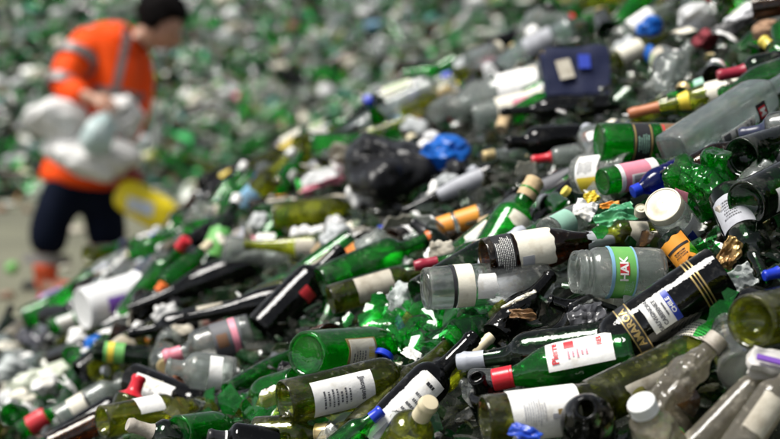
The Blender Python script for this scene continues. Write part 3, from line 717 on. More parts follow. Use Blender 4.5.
# blurred, middle
bt('wine_bottle', 'big blurred green bottle leaning up to a red end', (322, 284), (434, 236), 37, 'bordeaux', 'green', ('foil', 'orange'), [], tilt=.06, dz=.05, land='the big blurred green bottle', capz=.93)
bt('wine_bottle', 'black wine bottle with a red tag left of the big blurred green bottle', (262, 330), (342, 248), 38, 'bordeaux', 'black', None, [('L', .42, .52, 0, 50, 'red')], tilt=.05, dz=.02)
bt('wine_bottle', 'olive bottle with dirty paper label below the big blurred green bottle', (330, 300), (440, 268), 30, 'bordeaux', 'olive', None, [('L', .22, .55, -60, 50, 'dirty')], tilt=.05, dz=.04, land='the olive bottle with the dirty paper label')
bt('wine_bottle', 'long black wine bottle with pale shine running to the lower left', (262, 258), (128, 310), 30, 'burgundy', 'black', None, [], tilt=-.03, dz=.03, land='the upper long black bottle')
bt('wine_bottle', 'second long black wine bottle, below the first in the blurred left part', (336, 288), (176, 320), 31, 'burgundy', 'black', None, [], tilt=-.02, dz=.04, land='the lower long black bottle')
bt('wine_bottle', 'fat olive bottle lying level left of the black bag', (272, 216), (372, 204), 27, 'squat', 'yolive', None, [], tilt=.02, dz=.03, land='the fat olive bottle')
bt('wine_bottle', 'pale yellow green bottle lying level below the fat olive one', (350, 248), (244, 244), 27, 'hock', 'yolive', None, [('L', .15, .5, -70, 30, 'dirty')], tilt=.03, dz=.02)
bt('juice_bottle', 'clear bottle with orange labels left of the corked green bottle', (484, 214), (404, 240), 22, 'squat', 'milky', None, [('L', .06, .34, -80, 80, 'orange'), ('L', .38, .58, -80, 80, 'orange')], tilt=.0, dz=.01, land='the orange labelled bottle')
bt('beer_bottle', 'dark green bottle neck with black foil in front of the orange labelled bottle', (452, 254), (412, 222), 22, 'beer', 'dkgreen', ('foil', 'black'), [], tilt=.02, dz=.03, Lmax=.2, capz=.7)
bt('wine_bottle', 'blurred dark violet bottle pointing at the black bag', (492, 172), (402, 212), 20, 'hock', 'black', None, [('L', .1, .6, -60, 60, 'grey')], tilt=.0, dz=.03)
bt('wine_bottle', 'clear wine bottle with pink band and brown label', (252, 332), (164, 358), 38, 'bordeaux', 'clear', ('foil', 'pink'), [('L', .12, .44, -80, 80, 'ink'), ('b', .16, .23, -78, 78, 'pink'), ('b', .28, .4, -20, 20, 'brown')], tilt=-.02, dz=.06, land='the pink banded bottle')
bt('plastic_bottle', 'dusty round clear bottle under the pink banded bottle', (234, 376), (166, 366), 38, 'squat', 'milky', None, [('L', .2, .4, -60, 60, 'white')], tilt=-.02, dz=.08)
bt('wine_bottle', 'dark bottle with pinkish printed label above the pink banded bottle', (236, 314), (128, 334), 28, 'bordeaux', 'black', None, [('L', .1, .34, -80, 80, 'dirty'), ('P', .12, .3, -40, 40, 5, 'red')], tilt=.0, dz=.05)
bt('beer_bottle', 'black bottle neck with orange cap pointing up', (138, 322), (165, 284), 26, 'beer', 'black', ('foil', 'orange'), [], tilt=.0, dz=.14, Lmax=.2, capz=.80)
bt('juice_bottle', 'orange brown bottle end under the black orange capped neck', (112, 330), (150, 344), 20, 'squat', 'brown', ('foil', 'orange'), [], tilt=.0, dz=.14, Lmax=.2, capz=.55)
bt('wine_bottle', 'green bottle with yellow label and black neck on the left', (94, 350), (198, 362), 20, 'bordeaux', 'dkgreen', None, [('L', .1, .3, -80, 80, 'green'), ('b', .14, .2, -70, 70, 'yellow')], tilt=.0, dz=.05)
bt('wine_bottle', 'blurred bottle neck with upright red capsule', (118, 436), (140, 376), 34, 'bordeaux', 'olive', ('foil', 'red'), [], tilt=.02, dz=.02, capz=.66, Lmax=.26, land='the upright red capsule')
bt('wine_bottle', 'clear blurred wine bottle with cream label at the lower left', (58, 420), (136, 374), 26, 'bordeaux', 'milky', None, [('L', .18, .40, -70, 70, 'cream'), ('b', .37, .40, -60, 60, 'black')], tilt=.02, dz=.06)
bt('wine_bottle', 'yellow green bottle with round bottom facing left near the lower left', (102, 422), (204, 402), 33, 'bordeaux', 'yolive', None, [('L', .3, .55, -80, 0, 'white')], tilt=.1, dz=.08, land='the yellow green bottle at the lower left')
bt('beer_bottle', 'bright green bottle bottom with dirty brown capped neck lying across it', (178, 432), (240, 424), 34, 'mineral', 'bright', None, [], tilt=.12, dz=.06)
bt('wine_bottle', 'bottle neck with muddy brown foil across the green bottle bottom', (212, 452), (128, 424), 34, 'bordeaux', 'dkgreen', ('foil', 'dirty'), [], tilt=-.05, dz=.16, capz=.72)
bt('wine_bottle', 'dark bottle neck with black and white foil at the bottom edge', (276, 446), (208, 436), 36, 'bordeaux', 'black', ('foil', 'black'), [('L', .74, .77, -180, 180, 'white', 0)], tilt=-.02, dz=.16, capz=.76)
bt('wine_bottle', 'brown amber bottle along the bottom edge at the left', (50, 446), (128, 408), 26, 'bordeaux', 'brown', None, [], tilt=.02, dz=.08)
bt('beer_bottle', 'green bottle with red and green label on the bottom left', (20, 432), (66, 404), 20, 'beer', 'bright', None, [('L', .2, .6, -80, 80, 'dkr' if 0 else 'red')], tilt=.0, dz=.12, Lmax=.22)
# blurred, upper middle and right
bt('plastic_bottle', 'white plastic bottle lying left of the navy carton', (548, 84), (462, 104), 42, 'pet', 'milky', None, [('L', .08, .55, -85, 85, 'white', .2)], tilt=.03, dz=.0, land='the white plastic bottle')
bt('plastic_bottle', 'second white bottle with faded pink print, under the first', (552, 98), (474, 118), 28, 'tub', 'milky', None, [('L', .1, .7, -85, 85, 'cream', .2), ('b', .3, .5, -10, 40, 'pink')], tilt=.0, dz=.03, Lmax=.25)
bt('plastic_bottle', 'long clear plastic bottle high up the heap', (574, 26), (484, 72), 26, 'pet', 'aqua', None, [('L', .2, .5, -60, 60, 'grey')], crush=.2, tilt=.1, dz=0, land='the long clear plastic bottle')
bt('plastic_bottle', 'clear crushed plastic bottle upright below the top pile', (654, 96), (690, 46), 34, 'pet', 'milky', None, [], crush=.3, tilt=.03, dz=0, land='the crushed clear bottle up the heap')
bt('wine_bottle', 'dark bottle with black label and streaks behind the orange cap', (592, 168), (494, 212), 22, 'bordeaux', 'black', None, [('L', .1, .5, -60, 60, 'ink')], tilt=-.02, dz=.0)
bt('wine_bottle', 'clear bottle with red capsule in the blurred middle', (596, 150), (532, 160), 19, 'bordeaux', 'milky', ('foil', 'red'), [], tilt=.0, dz=.0, capz=.7)
bt('wine_bottle', 'green bottle neck with black foil in the blurred middle', (596, 168), (540, 196), 19, 'hock', 'green', ('foil', 'black'), [], tilt=-.05, dz=.03, capz=.6)
bt('plastic_bottle', 'small white bottle with orange cap', (614, 140), (585, 138), 20, 'squat', 'milky', ('screw', 'orange'), [('L', .1, .5, -70, 70, 'white')], tilt=-.02, Lmax=.16, dz=.04, capz=.84)
bt('wine_bottle', 'dark bottle under the navy carton', (620, 104), (500, 112), 22, 'bordeaux', 'black', None, [], tilt=.0)
bt('wine_bottle', 'olive bottle behind the yellow green one with the capsule', (690, 96), (602, 132), 22, 'burgundy', 'olive', None, [], tilt=.03, dz=-.05)

# bags, film, paper, cartons
BK = solid('black_bag_film', (.004, .004, .005), .38, (.008, .008, .009), 8, bump=.8, bscale=22, spec=.35)
BL = solid('blue_bag_film', (.008, .16, .62), .35, (.008, .11, .48), 10, bump=.4, bscale=30, trans=.25)
WB = solid('white_bag_film', (.74, .74, .73), .4, (.56, .56, .56), 8, bump=.4, bscale=25, trans=.2)
WG = solid('grey_white_film', (.60, .62, .62), .35, (.38, .40, .40), 9, bump=.5, bscale=30, trans=.25)
GF = film('green_crinkled_film', (.03, .50, .09), .35, .12, .1)
CF = film('clear_crinkled_film', (.70, .74, .72), .5, .12, .5)
bag('plastic_bag', 'big black bin bag in the blurred middle of the heap', 'bag', 386, 170, 106, 78, .32, BK, rot=-18, seed=3, cr=.5, dz=.05)
bag('plastic_bag', 'blue plastic bag lying beside the black bin bag', 'bag', 444, 153, 54, 42, .2, BL, rot=-12, seed=5, cr=.5, dz=.08)
bag('plastic_bag', 'grey white crumpled bag on top of the black bin bag', 'bag', 420, 132, 44, 26, .16, WG, rot=-20, seed=6, cr=.6, dz=.0)
bag('plastic_bag', 'small grey green bag under the blue bag', 'bag', 450, 182, 30, 20, .12, WG, seed=8, cr=.6, dz=.05)
bt('plastic_tub', 'big white plastic tub with purple print in the blurred left part', (82, 309), (140, 294), 46, 'tub', 'milky', None, [('b', .3, .62, -10, 30, 'purple'), ('b', .35, .5, 35, 55, 'purple')], tilt=.08, dz=.10, Lmax=.3, mat=solid('white_plastic', (.80, .80, .79), .35, (.66, .66, .65), 8), cat='tub', land='the big white tub')
film_piece('printed_film', 'purple and white packaging film left of the worker\'s bags', 'packaging', 58, 292, 62, 16, solid('purple_film', (.30, .22, .58), .4, (.6, .55, .7), 12), rot=-25, seed=12, dz=.02)
bag('plastic_bag', 'white torn bag with pink streaks below the far glass heap', 'bag', 326, 178, 70, 26, .2, WB, rot=22, seed=13, cr=.5, dz=-.02)
film_piece('pink_strap', 'pink strap across the white torn bag', 'strap', 330, 178, 70, 8, PAPER['pink'](), rot=-24, seed=14, dz=.14, n=24)
bag('green_bottle_piece', 'bright green strip between white bag and fat olive bottle', 'plastic strip', 301, 190, 8, 24, .04, solid('green_strip', (.05, .60, .08), .4), rot=20, seed=15, dz=.12, sub=3)
bag('orange_packet', 'small orange packet left of the green strip', 'packet', 282, 201, 20, 12, .08, PAPER['orange'](), seed=16, dz=.06, sub=4)
bag('plastic_bag', 'grey white film lump beside the clear wine bottle on the far left', 'bag', 18, 372, 44, 36, .2, CF, seed=17, cr=.5, dz=.05)
film_piece('clear_tray', 'flattened clear plastic tray on the left', 'tray', 52, 372, 96, 30, film('tray_film', (.62, .66, .52), .35, .2, .3), rot=-20, seed=18, fold=.05, dz=.05, tilt=40)
film_piece('dark_tray', 'dark grey plastic tray with shiny ribs on the far left', 'tray', 38, 340, 52, 24, solid('grey_tray', (.09, .09, .11), .25), rot=42, seed=19, fold=.12, dz=.04)
bt('plastic_bottle', 'grey clear plastic bottle high up the heap by the worn cartons', (618, 40), (672, 4), 26, 'pet', 'milky', None, [('L', .2, .6, -60, 60, 'white')], crush=.2, tilt=.05, dz=0)
bag('plastic_bag', 'white bag with black markings near the top of the heap', 'bag', 696, 18, 44, 34, .2, WB, rot=15, seed=21, cr=.5, dz=.1)
bt('wine_bottle', 'cream labelled olive bottle left of the royal blue scrap', (612, 62), (668, 34), 20, 'bordeaux', 'olive', None, [('L', .1, .5, -80, 80, 'cream')], tilt=.05, dz=0.03)
bag('blue_cap_piece', 'small royal blue plastic scrap up the heap', 'plastic scrap', 650, 54, 14, 20, .06, BL, seed=23, dz=.12, sub=4)
film_piece('black_white_box', 'black and white striped carton near the top right', 'carton', 738, 20, 60, 22, solid('stripe_carton', (.62, .62, .64), .4, (.03, .03, .03), 6, lo=.48, hi=.5), rot=-32, seed=24, fold=.04, dz=.1)
bag('brown_bag', 'brown paper lump at the top right', 'paper bag', 766, 32, 30, 26, .14, solid('brown_paper', (.36, .22, .13), .8, (.25, .14, .08), 12), seed=25, cr=.4, dz=.06)
bag('plastic_bag', 'dark red cloth scrap under the white marked bag', 'cloth scrap', 706, 40, 26, 22, .1, solid('dark_red_cloth', (.22, .02, .03), .7), seed=26, cr=.5, dz=.06)
bt('plastic_bottle', 'crushed bright green plastic bottle with pink strip label beside the blue bottle', (672, 172), (738, 196), 54, 'pet', 'bright', None, [('L', .2, .42, 10, 60, 'pink', .5)], crush=.5, tilt=-.04, dz=.10, Lmax=.2, roll=20, land='the crushed green bottle')  # crinkled green film; a crushed bottle shape stands in for it
bt('plastic_bottle', 'lower half of a crushed green plastic bottle above the orange label', (716, 150), (706, 224), 40, 'pet', 'bright', None, [], crush=.5, tilt=.03, dz=.07, Lmax=.2)  # more of the green film, again a crushed bottle as stand-in
film_piece('green_film', 'green printed film end with orange edge left of the olive round bottom', 'plastic film', 617, 214, 42, 26, solid('green_print_film', (.06, .28, .14), .3, (.10, .36, .16), 30), rot=-28, seed=33, fold=.14, dz=.06, n=40)
film_piece('orange_film', 'orange corner of wrapper above the green printed film', 'wrapper', 610, 204, 22, 8, PAPER['orange'](), rot=-12, seed=34, fold=.1, dz=.1, n=20)
film_piece('carton_piece', 'torn white and grey carton piece between small bottles', 'carton', 585, 208, 24, 22, PAPER['white'](), rot=20, seed=35, fold=.2, dz=.07)
film_piece('carton_piece', 'torn yellow carton piece beside the open tub', 'carton', 592, 196, 16, 14, PAPER['yellow'](), rot=-40, seed=36, fold=.2, dz=.05)
film_piece('gold_foil', 'crumpled gold brown foil beside the dark bottle with pale blue label', 'foil', 731, 252, 22, 32, solid('gold_foil', (.42, .28, .10), .3, (.25, .13, .05), 30, metal=.6, bump=.6), rot=30, seed=37, fold=.3, dz=.10, n=30, tilt=20)
film_piece('blue_scrap', 'crumpled royal blue film scrap at the bottom edge', 'plastic scrap', 526, 432, 34, 18, solid('royal_blue_film', (.02, .08, .50), .25, (.02, .05, .36), 20, bump=.5), rot=25, seed=38, fold=.12, dz=.22, n=30)
d_ = hit(768, 372, .02) - .12; k_ = 1 / ppm(d_)
cb_ = crushed_box('carton_piece', 46 * k_, 24 * k_, .022, solid('grey_carton', (.62, .60, .56), .5, (.40, .37, .33), 18), None, .006, 7)
cb_.matrix_world = Matrix.Translation(at(772, 364, d_)) @ Matrix.Rotation(R(14), 4, 'Y') @ Matrix.Rotation(R(48), 4, 'X'); tag(cb_, 'folded grey carton with purple end at the right edge', 'carton')
pb_ = rbox('printed_panel', 40 * k_, 7 * k_, .003, PAPER['purple'](), cb_, .001, Matrix.Translation((0, -5 * k_, .017)))
film_piece('black_film', 'torn dark grey foil below the jar with the green label', 'foil', 588, 316, 42, 32, solid('dark_foil', (.10, .10, .11), .25, (.03, .03, .03), 25, bump=.8, bscale=50), rot=-20, seed=40, fold=.25, dz=.03, n=44)
film_piece('wooden_stick', 'pale wooden stick with blue ends between clear bottle and black neck', 'stick', 519, 298, 40, 5, PAPER['cream'](), rot=-28, seed=41, fold=.02, dz=.10, n=20, thick=.003)
film_piece('brown_wrapper', 'brown wrapper piece under the pale stick', 'wrapper', 523, 312, 28, 12, solid('brown_wrap', (.22, .12, .05), .5), rot=5, seed=42, fold=.2, dz=.05)
film_piece('clear_film', 'torn clear crinkled film around the green shards', 'plastic film', 410, 296, 46, 40, CF, rot=10, seed=43, fold=.3, dz=.02, n=40)
film_piece('clear_film', 'torn clear crinkled film next to the gold screw cap', 'plastic film', 358, 414, 70, 26, CF, rot=-10, seed=45, fold=.2, dz=.0, n=40)
film_piece('clear_film', 'clear film scrap beside the black bottle bottom', 'plastic film', 640, 300, 30, 24, CF, rot=-10, seed=46, fold=.2, dz=.0, n=30)
film_piece('clear_film', 'clear torn film right of the black bottle with gold rings', 'plastic film', 740, 276, 36, 26, CF, rot=-30, seed=47, fold=.25, dz=.02, n=30)
lid('yellow metal lid behind the level clear bottle', 463, 267, 27, CAPM['yellow'](), tilt=62, dz=.03)
lid('small cream bottle cap beside the orange label', 640, 214, 12, CAPM['tin'](), tilt=40, dz=.05, name='bottle_cap', cat='cap')
# navy carton
d_ = hit(577, 74, .05) - .03; k_ = 1 / ppm(d_)
M = Matrix.Translation(at(577, 76, d_)) @ Matrix.Rotation(R(6), 4, 'Y') @ Matrix.Rotation(R(58), 4, 'X') @ Matrix.Rotation(R(8), 4, 'Z')
r_ = empty('carton', M); tag(r_, 'navy blue carton with a white square patch', 'carton'); LAND.append((proj(at(577, 76, d_)), 'the navy carton'))
crushed_box('box_body', 66 * k_, 54 * k_, .06, solid('navy_carton', (.008, .012, .040), .6, (.014, .018, .05), bump=.3, spec=.2), r_, .012, 3)
rbox('label', 15 * k_, 22 * k_, .003, PAPER['dirty'](), r_, .001, Matrix.Translation((-14 * k_, 0, .033)) @ Matrix.Rotation(.2, 4, 'Z'))
rbox('label', 12 * k_, 16 * k_, .003, PAPER['blue'](), r_, .001, Matrix.Translation((6 * k_, 8 * k_, .033)))
stamp(at(560, 76, d_), at(596, 76, d_), 20 * k_)

# shards of the green cluster and others
for x_ in range(385, 480, 12):
    for y_ in range(304, 348, 10): q_ = at(x_, y_, hit(x_, y_, .02) + .3); stamp(q_, q_, .03)
SG = glass('shard_green', (.14, .85, .24), (.0, .3, .05), (.015, .50, .06), .4, .05, .015, bump=.1, refr=.2)
SD = glass('shard_dark_green', (.10, .45, .15), (.0, .05, .02), (.01, .14, .04), .3, .05, .015, bump=.1, refr=.2)
SC = glass('shard_clear', (.93, .96, .95), (.4, .5, .48), (.6, .66, .63), .12, .25, .02, bump=.15)
SY = glass('shard_yellow', (.75, .76, .2), (.2, .2, .02), (.35, .34, .05), .3, .2, .02, bump=.15)
SN = glass('shard_brown', (.45, .25, .08), (.05, .02, 0), (.12, .06, .01), .3, .2, .02, bump=.15)
SB = glass('shard_blue', (.30, .60, .85), (.05, .2, .4), (.1, .3, .5), .4, .2, .02, bump=.15)
rs = random.Random(5); SEEN = set()
for i in range(130):
    t = rs.random(); x = 372 + 118 * rs.random(); y = 296 + 54 * rs.random() - (x - 430) * .12
    if x < 385 and y > 340: continue
    shard('bright green curved glass shard in the broken cluster below the level clear bottle', x, y, rs.uniform(18, 46), rs.choice([SG, SG, SG, SD, SG]), rs.uniform(0, 360), rs.gauss(35, 28), i, 'green shards in the broken cluster', dz=rs.uniform(-.03, .05), lift=.005, yaw=rs.gauss(0, 30))
shard('light blue shard standing in the green cluster', 399, 322, 22, SB, 70, 5, 77, dz=.07)
shard('yellow green shard behind the light blue one', 408, 322, 26, SY, 10, 20, 78, dz=.02)
for i, (x, y, s, m, nm) in enumerate([(330, 440, 40, SC, 'clear'), (352, 428, 40, SY, 'yellow green'), (272, 398, 40, SY, 'yellow'), (600, 232, 20, SG, 'green'), (700, 246, 34, SG, 'green'), (712, 238, 26, SD, 'dark green'),
        (736, 300, 30, SG, 'green'), (724, 316, 46, SG, 'green'), (704, 330, 36, SG, 'green'), (690, 312, 34, SD, 'dark green'), (676, 132, 22, SG, 'green'), (676, 350, 38, SD, 'dark green'), (500, 312, 34, SY, 'yellow green'), (480, 300, 30, SG, 'green'),
        (470, 396, 30, SC, 'clear'), (432, 424, 40, SD, 'dark green'), (400, 420, 30, SC, 'clear'), (640, 394, 34, SY, 'yellow green'), (690, 400, 40, SN, 'brown'), (746, 352, 26, SC, 'clear'), (180, 408, 34, SY, 'yellow green'), (230, 402, 44, SG, 'green')]):
    pz = min(LAND, key=lambda q: math.hypot(q[0][0] - x, q[0][1] - y))[1]; pz = pz if pz.startswith('the ') else 'the ' + ' '.join(pz.split()[:5])
    k_ = nm + pz; pz += ', the lower one' if k_ in SEEN else ''; SEEN.add(k_)
    shard((nm + ' glass shard lodged next to ' + pz), x, y, s, m, rs.uniform(0, 360), rs.gauss(30, 20), 100 + i, dz=.05)

for i in range(60):
    if i < 24: x, y, nm_ = rs.uniform(690, 745), rs.uniform(228, 325), 'green glass shard in the dark hollow right of the gold ringed black bottle'
    elif i < 42: x, y, nm_ = rs.uniform(530, 600), rs.uniform(196, 236), 'green glass shard among the small necks above the brown bottle'
    else: x, y, nm_ = rs.uniform(200, 300), rs.uniform(386, 425), 'green or yellow glass shard left of the olive bottle with the name label'
    shard(nm_, x, y, rs.uniform(12, 30), rs.choice([SG, SG, SD, SY if i >= 42 else SC]), rs.uniform(0, 360), rs.gauss(35, 28), 300 + i, nm_.replace('shard', 'shards'), dz=rs.uniform(-.02, .05), lift=.005, yaw=rs.gauss(0, 30))

rs2 = random.Random(12); made = 0
for _t in range(4000):
    if made >= 85: break
    x, y = rs2.uniform(180, 780), rs2.uniform(150, 436)
    if y < 439 - (x - 150) * .6: continue
    dd_ = hit(x, y, .02); gx, gy = int(x / 4), int(y / 4)
    if dd_ > 4.2 or ZB[gy][gx] < dd_ + .04: continue
    mt_, cn_ = rs2.choice([(SG, 'green'), (SG, 'green'), (SD, 'dark green'), (SY, 'yellow green'), (SC, 'clear'), (SN, 'brown')])
    shard('loose ' + cn_ + ' glass shard in a gap of the near heap', x, y, rs2.uniform(16, 40), mt_, rs2.uniform(0, 360), rs2.gauss(35, 25), 500 + made, 'loose ' + cn_ + ' shards of the near heap', dz=rs2.uniform(0, .05), lift=.01, yaw=rs2.gauss(0, 30)); made += 1
# ------------------------------------------------------------------ the worker
PD = 10.3
def W(px, py, dy=0.): return at(px, py, PD + dy)
def skin(name, chains, mat, parent, sub=2, extra=None):
    """chains: lists of (Vector, radius x, radius y); a chain may begin with the index name of an earlier joint"""
    vs, es, rs_ = [], [], []; names = {}
    for ch in chains:
        prev = None
        for it in ch:
            if isinstance(it, str): prev = names[it]; continue
            p, r = it[0], it[1]; ry = it[2] if len(it) > 2 and not isinstance(it[2], str) else r
            i = len(vs); vs.append(p); rs_.append((r, ry))
            if isinstance(it[-1], str): names[it[-1]] = i
            if prev is not None: es.append((prev, i))
            prev = i
    me = bpy.data.meshes.new(name); me.from_pydata([tuple(v) for v in vs], es, [])
    o = bpy.data.objects.new(name, me); col.objects.link(o)
    md = o.modifiers.new('skin', 'SKIN'); md.use_smooth_shade = True
    for i, d in enumerate(me.skin_vertices[0].data): d.radius = rs_[i]; d.use_root = (i == 0)
    s = o.modifiers.new('sub', 'SUBSURF'); s.levels = sub; s.render_levels = sub
    me.materials.append(mat); bpy.context.view_layer.update()
    dg = bpy.context.evaluated_depsgraph_get(); m2 = bpy.data.meshes.new_from_object(o.evaluated_get(dg))
    bpy.data.objects.remove(o); o = bpy.data.objects.new(name, m2); col.objects.link(o)
    if not m2.materials: m2.materials.append(mat)
    m2.polygons.foreach_set('use_smooth', [True] * len(m2.polygons))
    if parent: o.parent = parent; o.matrix_parent_inverse = parent.matrix_world.inverted()
    return o
SKIN = solid('skin', (.42, .22, .14), .5, (.36, .18, .11)); HAIR = solid('dark_hair', (.004, .003, .003), .9, spec=.1)
ORG = solid('hi_vis_orange', (.86, .085, .008), .6, (.74, .065, .008), 5, bump=.3, bscale=10, spec=.1); NAVY = solid('navy_trousers', (.002, .004, .012), .9, (.004, .007, .018), 6, spec=.1)
REF = solid('reflective_tape', (.20, .185, .175), .4, (.15, .14, .13)); BOOT = solid('orange_red_gaiter', (.80, .10, .02), .5)
root = bpy.data.objects.new('person', None); col.objects.link(root); root.location = (W(72, 289).x, W(72, 289).y, 0)
tag(root, 'stooping worker in orange jacket and navy trousers carrying white sacks under the arm', 'person'); bpy.context.view_layer.update()
hip, chest, neck = W(82, 172), W(108, 78), W(141, 40)
headc = W(164, 29)
shl, shr = W(78, 48, -.10), W(136, 44, .16)
ell, wrl = W(62, 88, -.24), W(90, 98, -.36)
elr, wrr = W(140, 100, .08), W(128, 146, -.14)
kl, al = W(48, 226, -.05), W(46, 276, -.02); kr, ar = W(106, 228, .05), W(112, 280, .04)
hl, hr = W(66, 184, -.02), W(98, 184, .04)
def fingers(wr, dirv, nrm, side):
    """five bent fingers rooted in the palm: returns skin chains"""
    d = dirv.normalized(); n = nrm.normalized(); s = d.cross(n).normalized() * side; out = []; palm = wr + d * .08
    for i, ln in enumerate((.072, .08, .075, .058)):
        b = palm + s * (.030 - .020 * i)
        out.append([palm_name, (b + d * .012, .009), (b + d * ln * .5 + n * .006, .0085), (b + d * ln * .8 + n * .028, .008), (b + d * ln * .78 + n * .05, .007)])
    tb = wr + d * .03
    out.append([palm_name, (tb + s * .042 + n * .008, .011), (tb + s * .058 + d * .025 + n * .022, .009), (tb + s * .056 + d * .045 + n * .036, .008)])
    return out
chains = [[(hip, .13, .10, 'hip'), (hip.lerp(chest, .5), .12, .1), (chest, .14, .10, 'chest'), (neck, .062, .062, 'neck'), (headc + Vector((-.02, 0, .0)), .085, .09), (headc + Vector((.015, 0, .075)), .07, .075)],
          ['chest', (shl, .062), (ell, .045), (wrl, .028, .034, 'wl'), (wrl + (wrl - ell).normalized() * .075, .022, .038, 'pl')],
          ['chest', (shr, .062), (elr, .045), (wrr, .028, .034, 'wr'), (wrr + (wrr - elr).normalized() * .075, .022, .038, 'pr')],
          ['hip', (hl, .09), (kl, .06), (al, .042), (al + Vector((.0, -.03, -.05)), .045, .04), (al + Vector((.10, -.08, -.065)), .04, .03)],
          ['hip', (hr, .09), (kr, .06), (ar, .042), (ar + Vector((.0, -.03, -.05)), .045, .04), (ar + Vector((.12, -.04, -.065)), .04, .03)]]
palm_name = 'pl'; chains += fingers(wrl, wrl - ell, Vector((.2, .6, -.7)), 1)
palm_name = 'pr'; chains += fingers(wrr, wrr - elr, Vector((-.4, .6, -.2)), -1)
skin('body', chains, SKIN, root)
# face: looking down to the right
fdir = Vector((.72, -.25, -.62)).normalized(); fup = Vector((.60, -.1, .75)); fup = (fup - fdir * fup.dot(fdir)).normalized(); fs_ = fdir.cross(fup)
def facept(f, u, s): return headc + Vector((-.01, 0, .02)) + fdir * f + fup * u + fs_ * s
def blob(name, c, r, mat, sx=1., sy=1., sz=1.):
    vs0, fs0 = ICO[3]; o = mesh(name, [c + fdir * v.x * r * sx + fs_ * v.y * r * sy + fup * v.z * r * sz for v in vs0], fs0, mat, None); o.parent = root; o.matrix_parent_inverse = root.matrix_world.inverted(); return o
blob('face', facept(.025, -.015, 0), .085, SKIN, 1, .85, 1.15)
blob('nose', facept(.112, -.01, 0), .018, SKIN, 1.1, .8, 1.5); blob('mouth', facept(.100, -.055, 0), .016, solid('lips', (.35, .12, .10), .5), .5, 1.5, .4)
for s in (-1, 1):
    blob('eye', facept(.096, .022, .03 * s), .012, solid('eye', (.05, .04, .04), .2), .6, 1.2, .6); blob('ear', facept(-.01, -.005, .078 * s), .03, SKIN, .7, .3, 1)
vs0, fs0 = ICO[4]; hv = []
hc_ = facept(-.035, .042, 0)
for v in vs0:
    q = v.copy(); k = 1 + .10 * noise.noise(v * 4) + .10 * noise.noise(v * 9)
    if v.x > .45 and v.z < .45: k *= .72
    hv.append(hc_ + (fdir * q.x * 1.05 + fs_ * q.y * .9 + fup * q.z * 1.0) * .122 * k)
o = mesh('hair', hv, fs0, HAIR, None); o.parent = root; o.matrix_parent_inverse = root.matrix_world.inverted()
# jacket, trousers, boots
jh = hip + Vector((0, 0, .02))
jk = skin('jacket', [[(W(76, 190), .215, .17, 'h'), (W(77, 178), .22, .17), (W(92, 140), .175, .14), (W(102, 98), .18, .14), (W(112, 62), .19, .15, 'c'), (W(124, 40), .14, .12), (W(138, 35), .085, .085)],
                     ['c', (W(84, 46, -.08), .10), (W(68, 66, -.18), .085), (ell, .075), (ell.lerp(wrl, .5), .062), (ell.lerp(wrl, .88), .052)],
                     ['c', (W(132, 50, .12), .10), (W(140, 74, .1), .08), (elr, .07), (elr.lerp(wrr, .5), .058), (elr.lerp(wrr, .85), .048)]], ORG, root)
def band(a, b, t0, t1, r0, r1, name='reflective_band', mat=REF, ry=1.):
    P, Q = a.lerp(b, t0), a.lerp(b, t1); M = basis(P, Q); L = (Q - P).length
    o = lathe(name, [(0, r0 * .9), (0, r0), (L, r1), (L, r1 * .9)], mat, None, 32, 40)
    for v in o.data.vertices: v.co.y *= ry
    o.parent = root; o.matrix_parent_inverse = root.matrix_world.inverted(); o.matrix_world = M; return o
s1, s2 = W(78, 54, -.12), W(68, 66, -.18)
band(s1, W(62, 88, -.24), .08, .28, .108, .102); band(s1, ell, .85, 1.08, .088, .085); 
# tape on the back: one vertical strip laid over the jacket and one belt strip
def tape(pts, wd):
    """strip draped on the jacket: project picture-plane path points onto the jacket along the view axis"""
    bvh = BVH; vs, fs = [], []
    for i, (px, py) in enumerate(pts):
        a = pts[max(0, i - 1)]; b = pts[min(len(pts) - 1, i + 1)]; t = Vector((b[0] - a[0], b[1] - a[1])); t.normalize(); nrm = Vector((-t.y, t.x)) * wd / 2
        for s in (-1, 1):
            q = at(px + nrm.x * s, py + nrm.y * s, 1.); d = (q - CAM).normalized(); h = bvh.ray_cast(CAM, d)
            P = h[0] if h[0] else at(px, py, PD - .15)
            vs += [P - d * .006, P + d * .004]
    for i in range(len(pts) - 1):
        a = 4 * i; fs += [(a, a + 4, a + 6, a + 2), (a + 1, a + 3, a + 7, a + 5), (a, a + 1, a + 5, a + 4), (a + 2, a + 6, a + 7, a + 3)]
    o = mesh('reflective_strip', vs, fs, REF, None, False); o.parent = root; o.matrix_parent_inverse = root.matrix_world.inverted()
from mathutils.bvhtree import BVHTree
bpy.context.view_layer.update()
BVH = BVHTree.FromPolygons([jk.matrix_world @ v.co for v in jk.data.vertices], [tuple(p.vertices) for p in jk.data.polygons])
tape([(126, 22 + 4 * i) if i < 5 else (126 - (i - 5) * .9, 22 + 4 * i) for i in range(19)], 8)
tape([(94 + 5 * i, 89 + .9 * i) for i in range(11)], 9)
skin('trousers', [[(W(84, 176), .165, .14, 'h'), (W(84, 160), .15, .12)], ['h', (W(64, 196, -.02), .12), (kl, .105), (W(47, 258, -.02), .10)], ['h', (W(100, 196, .03), .12), (kr, .105), (W(108, 250, .04), .10)]], NAVY, root)
band(W(47, 252, -.02), W(46, 276, -.02), .1, .5, .112, .112, 'trouser_band'); band(W(108, 244, .04), W(110, 268, .04), .1, .5, .112, .112, 'trouser_band')
for a in (al, ar):
    f = Vector((.14, -.08, 0))
    skin('boot', [[(a + Vector((0, 0, .10)), .07), (a + Vector((0, 0, .0)), .065), (a + Vector((0, 0, -.05)), .06, .05), (a + f * .6 + Vector((0, 0, -.06)), .055, .045), (a + f + Vector((0, 0, -.065)), .045, .035)]], BOOT, root)
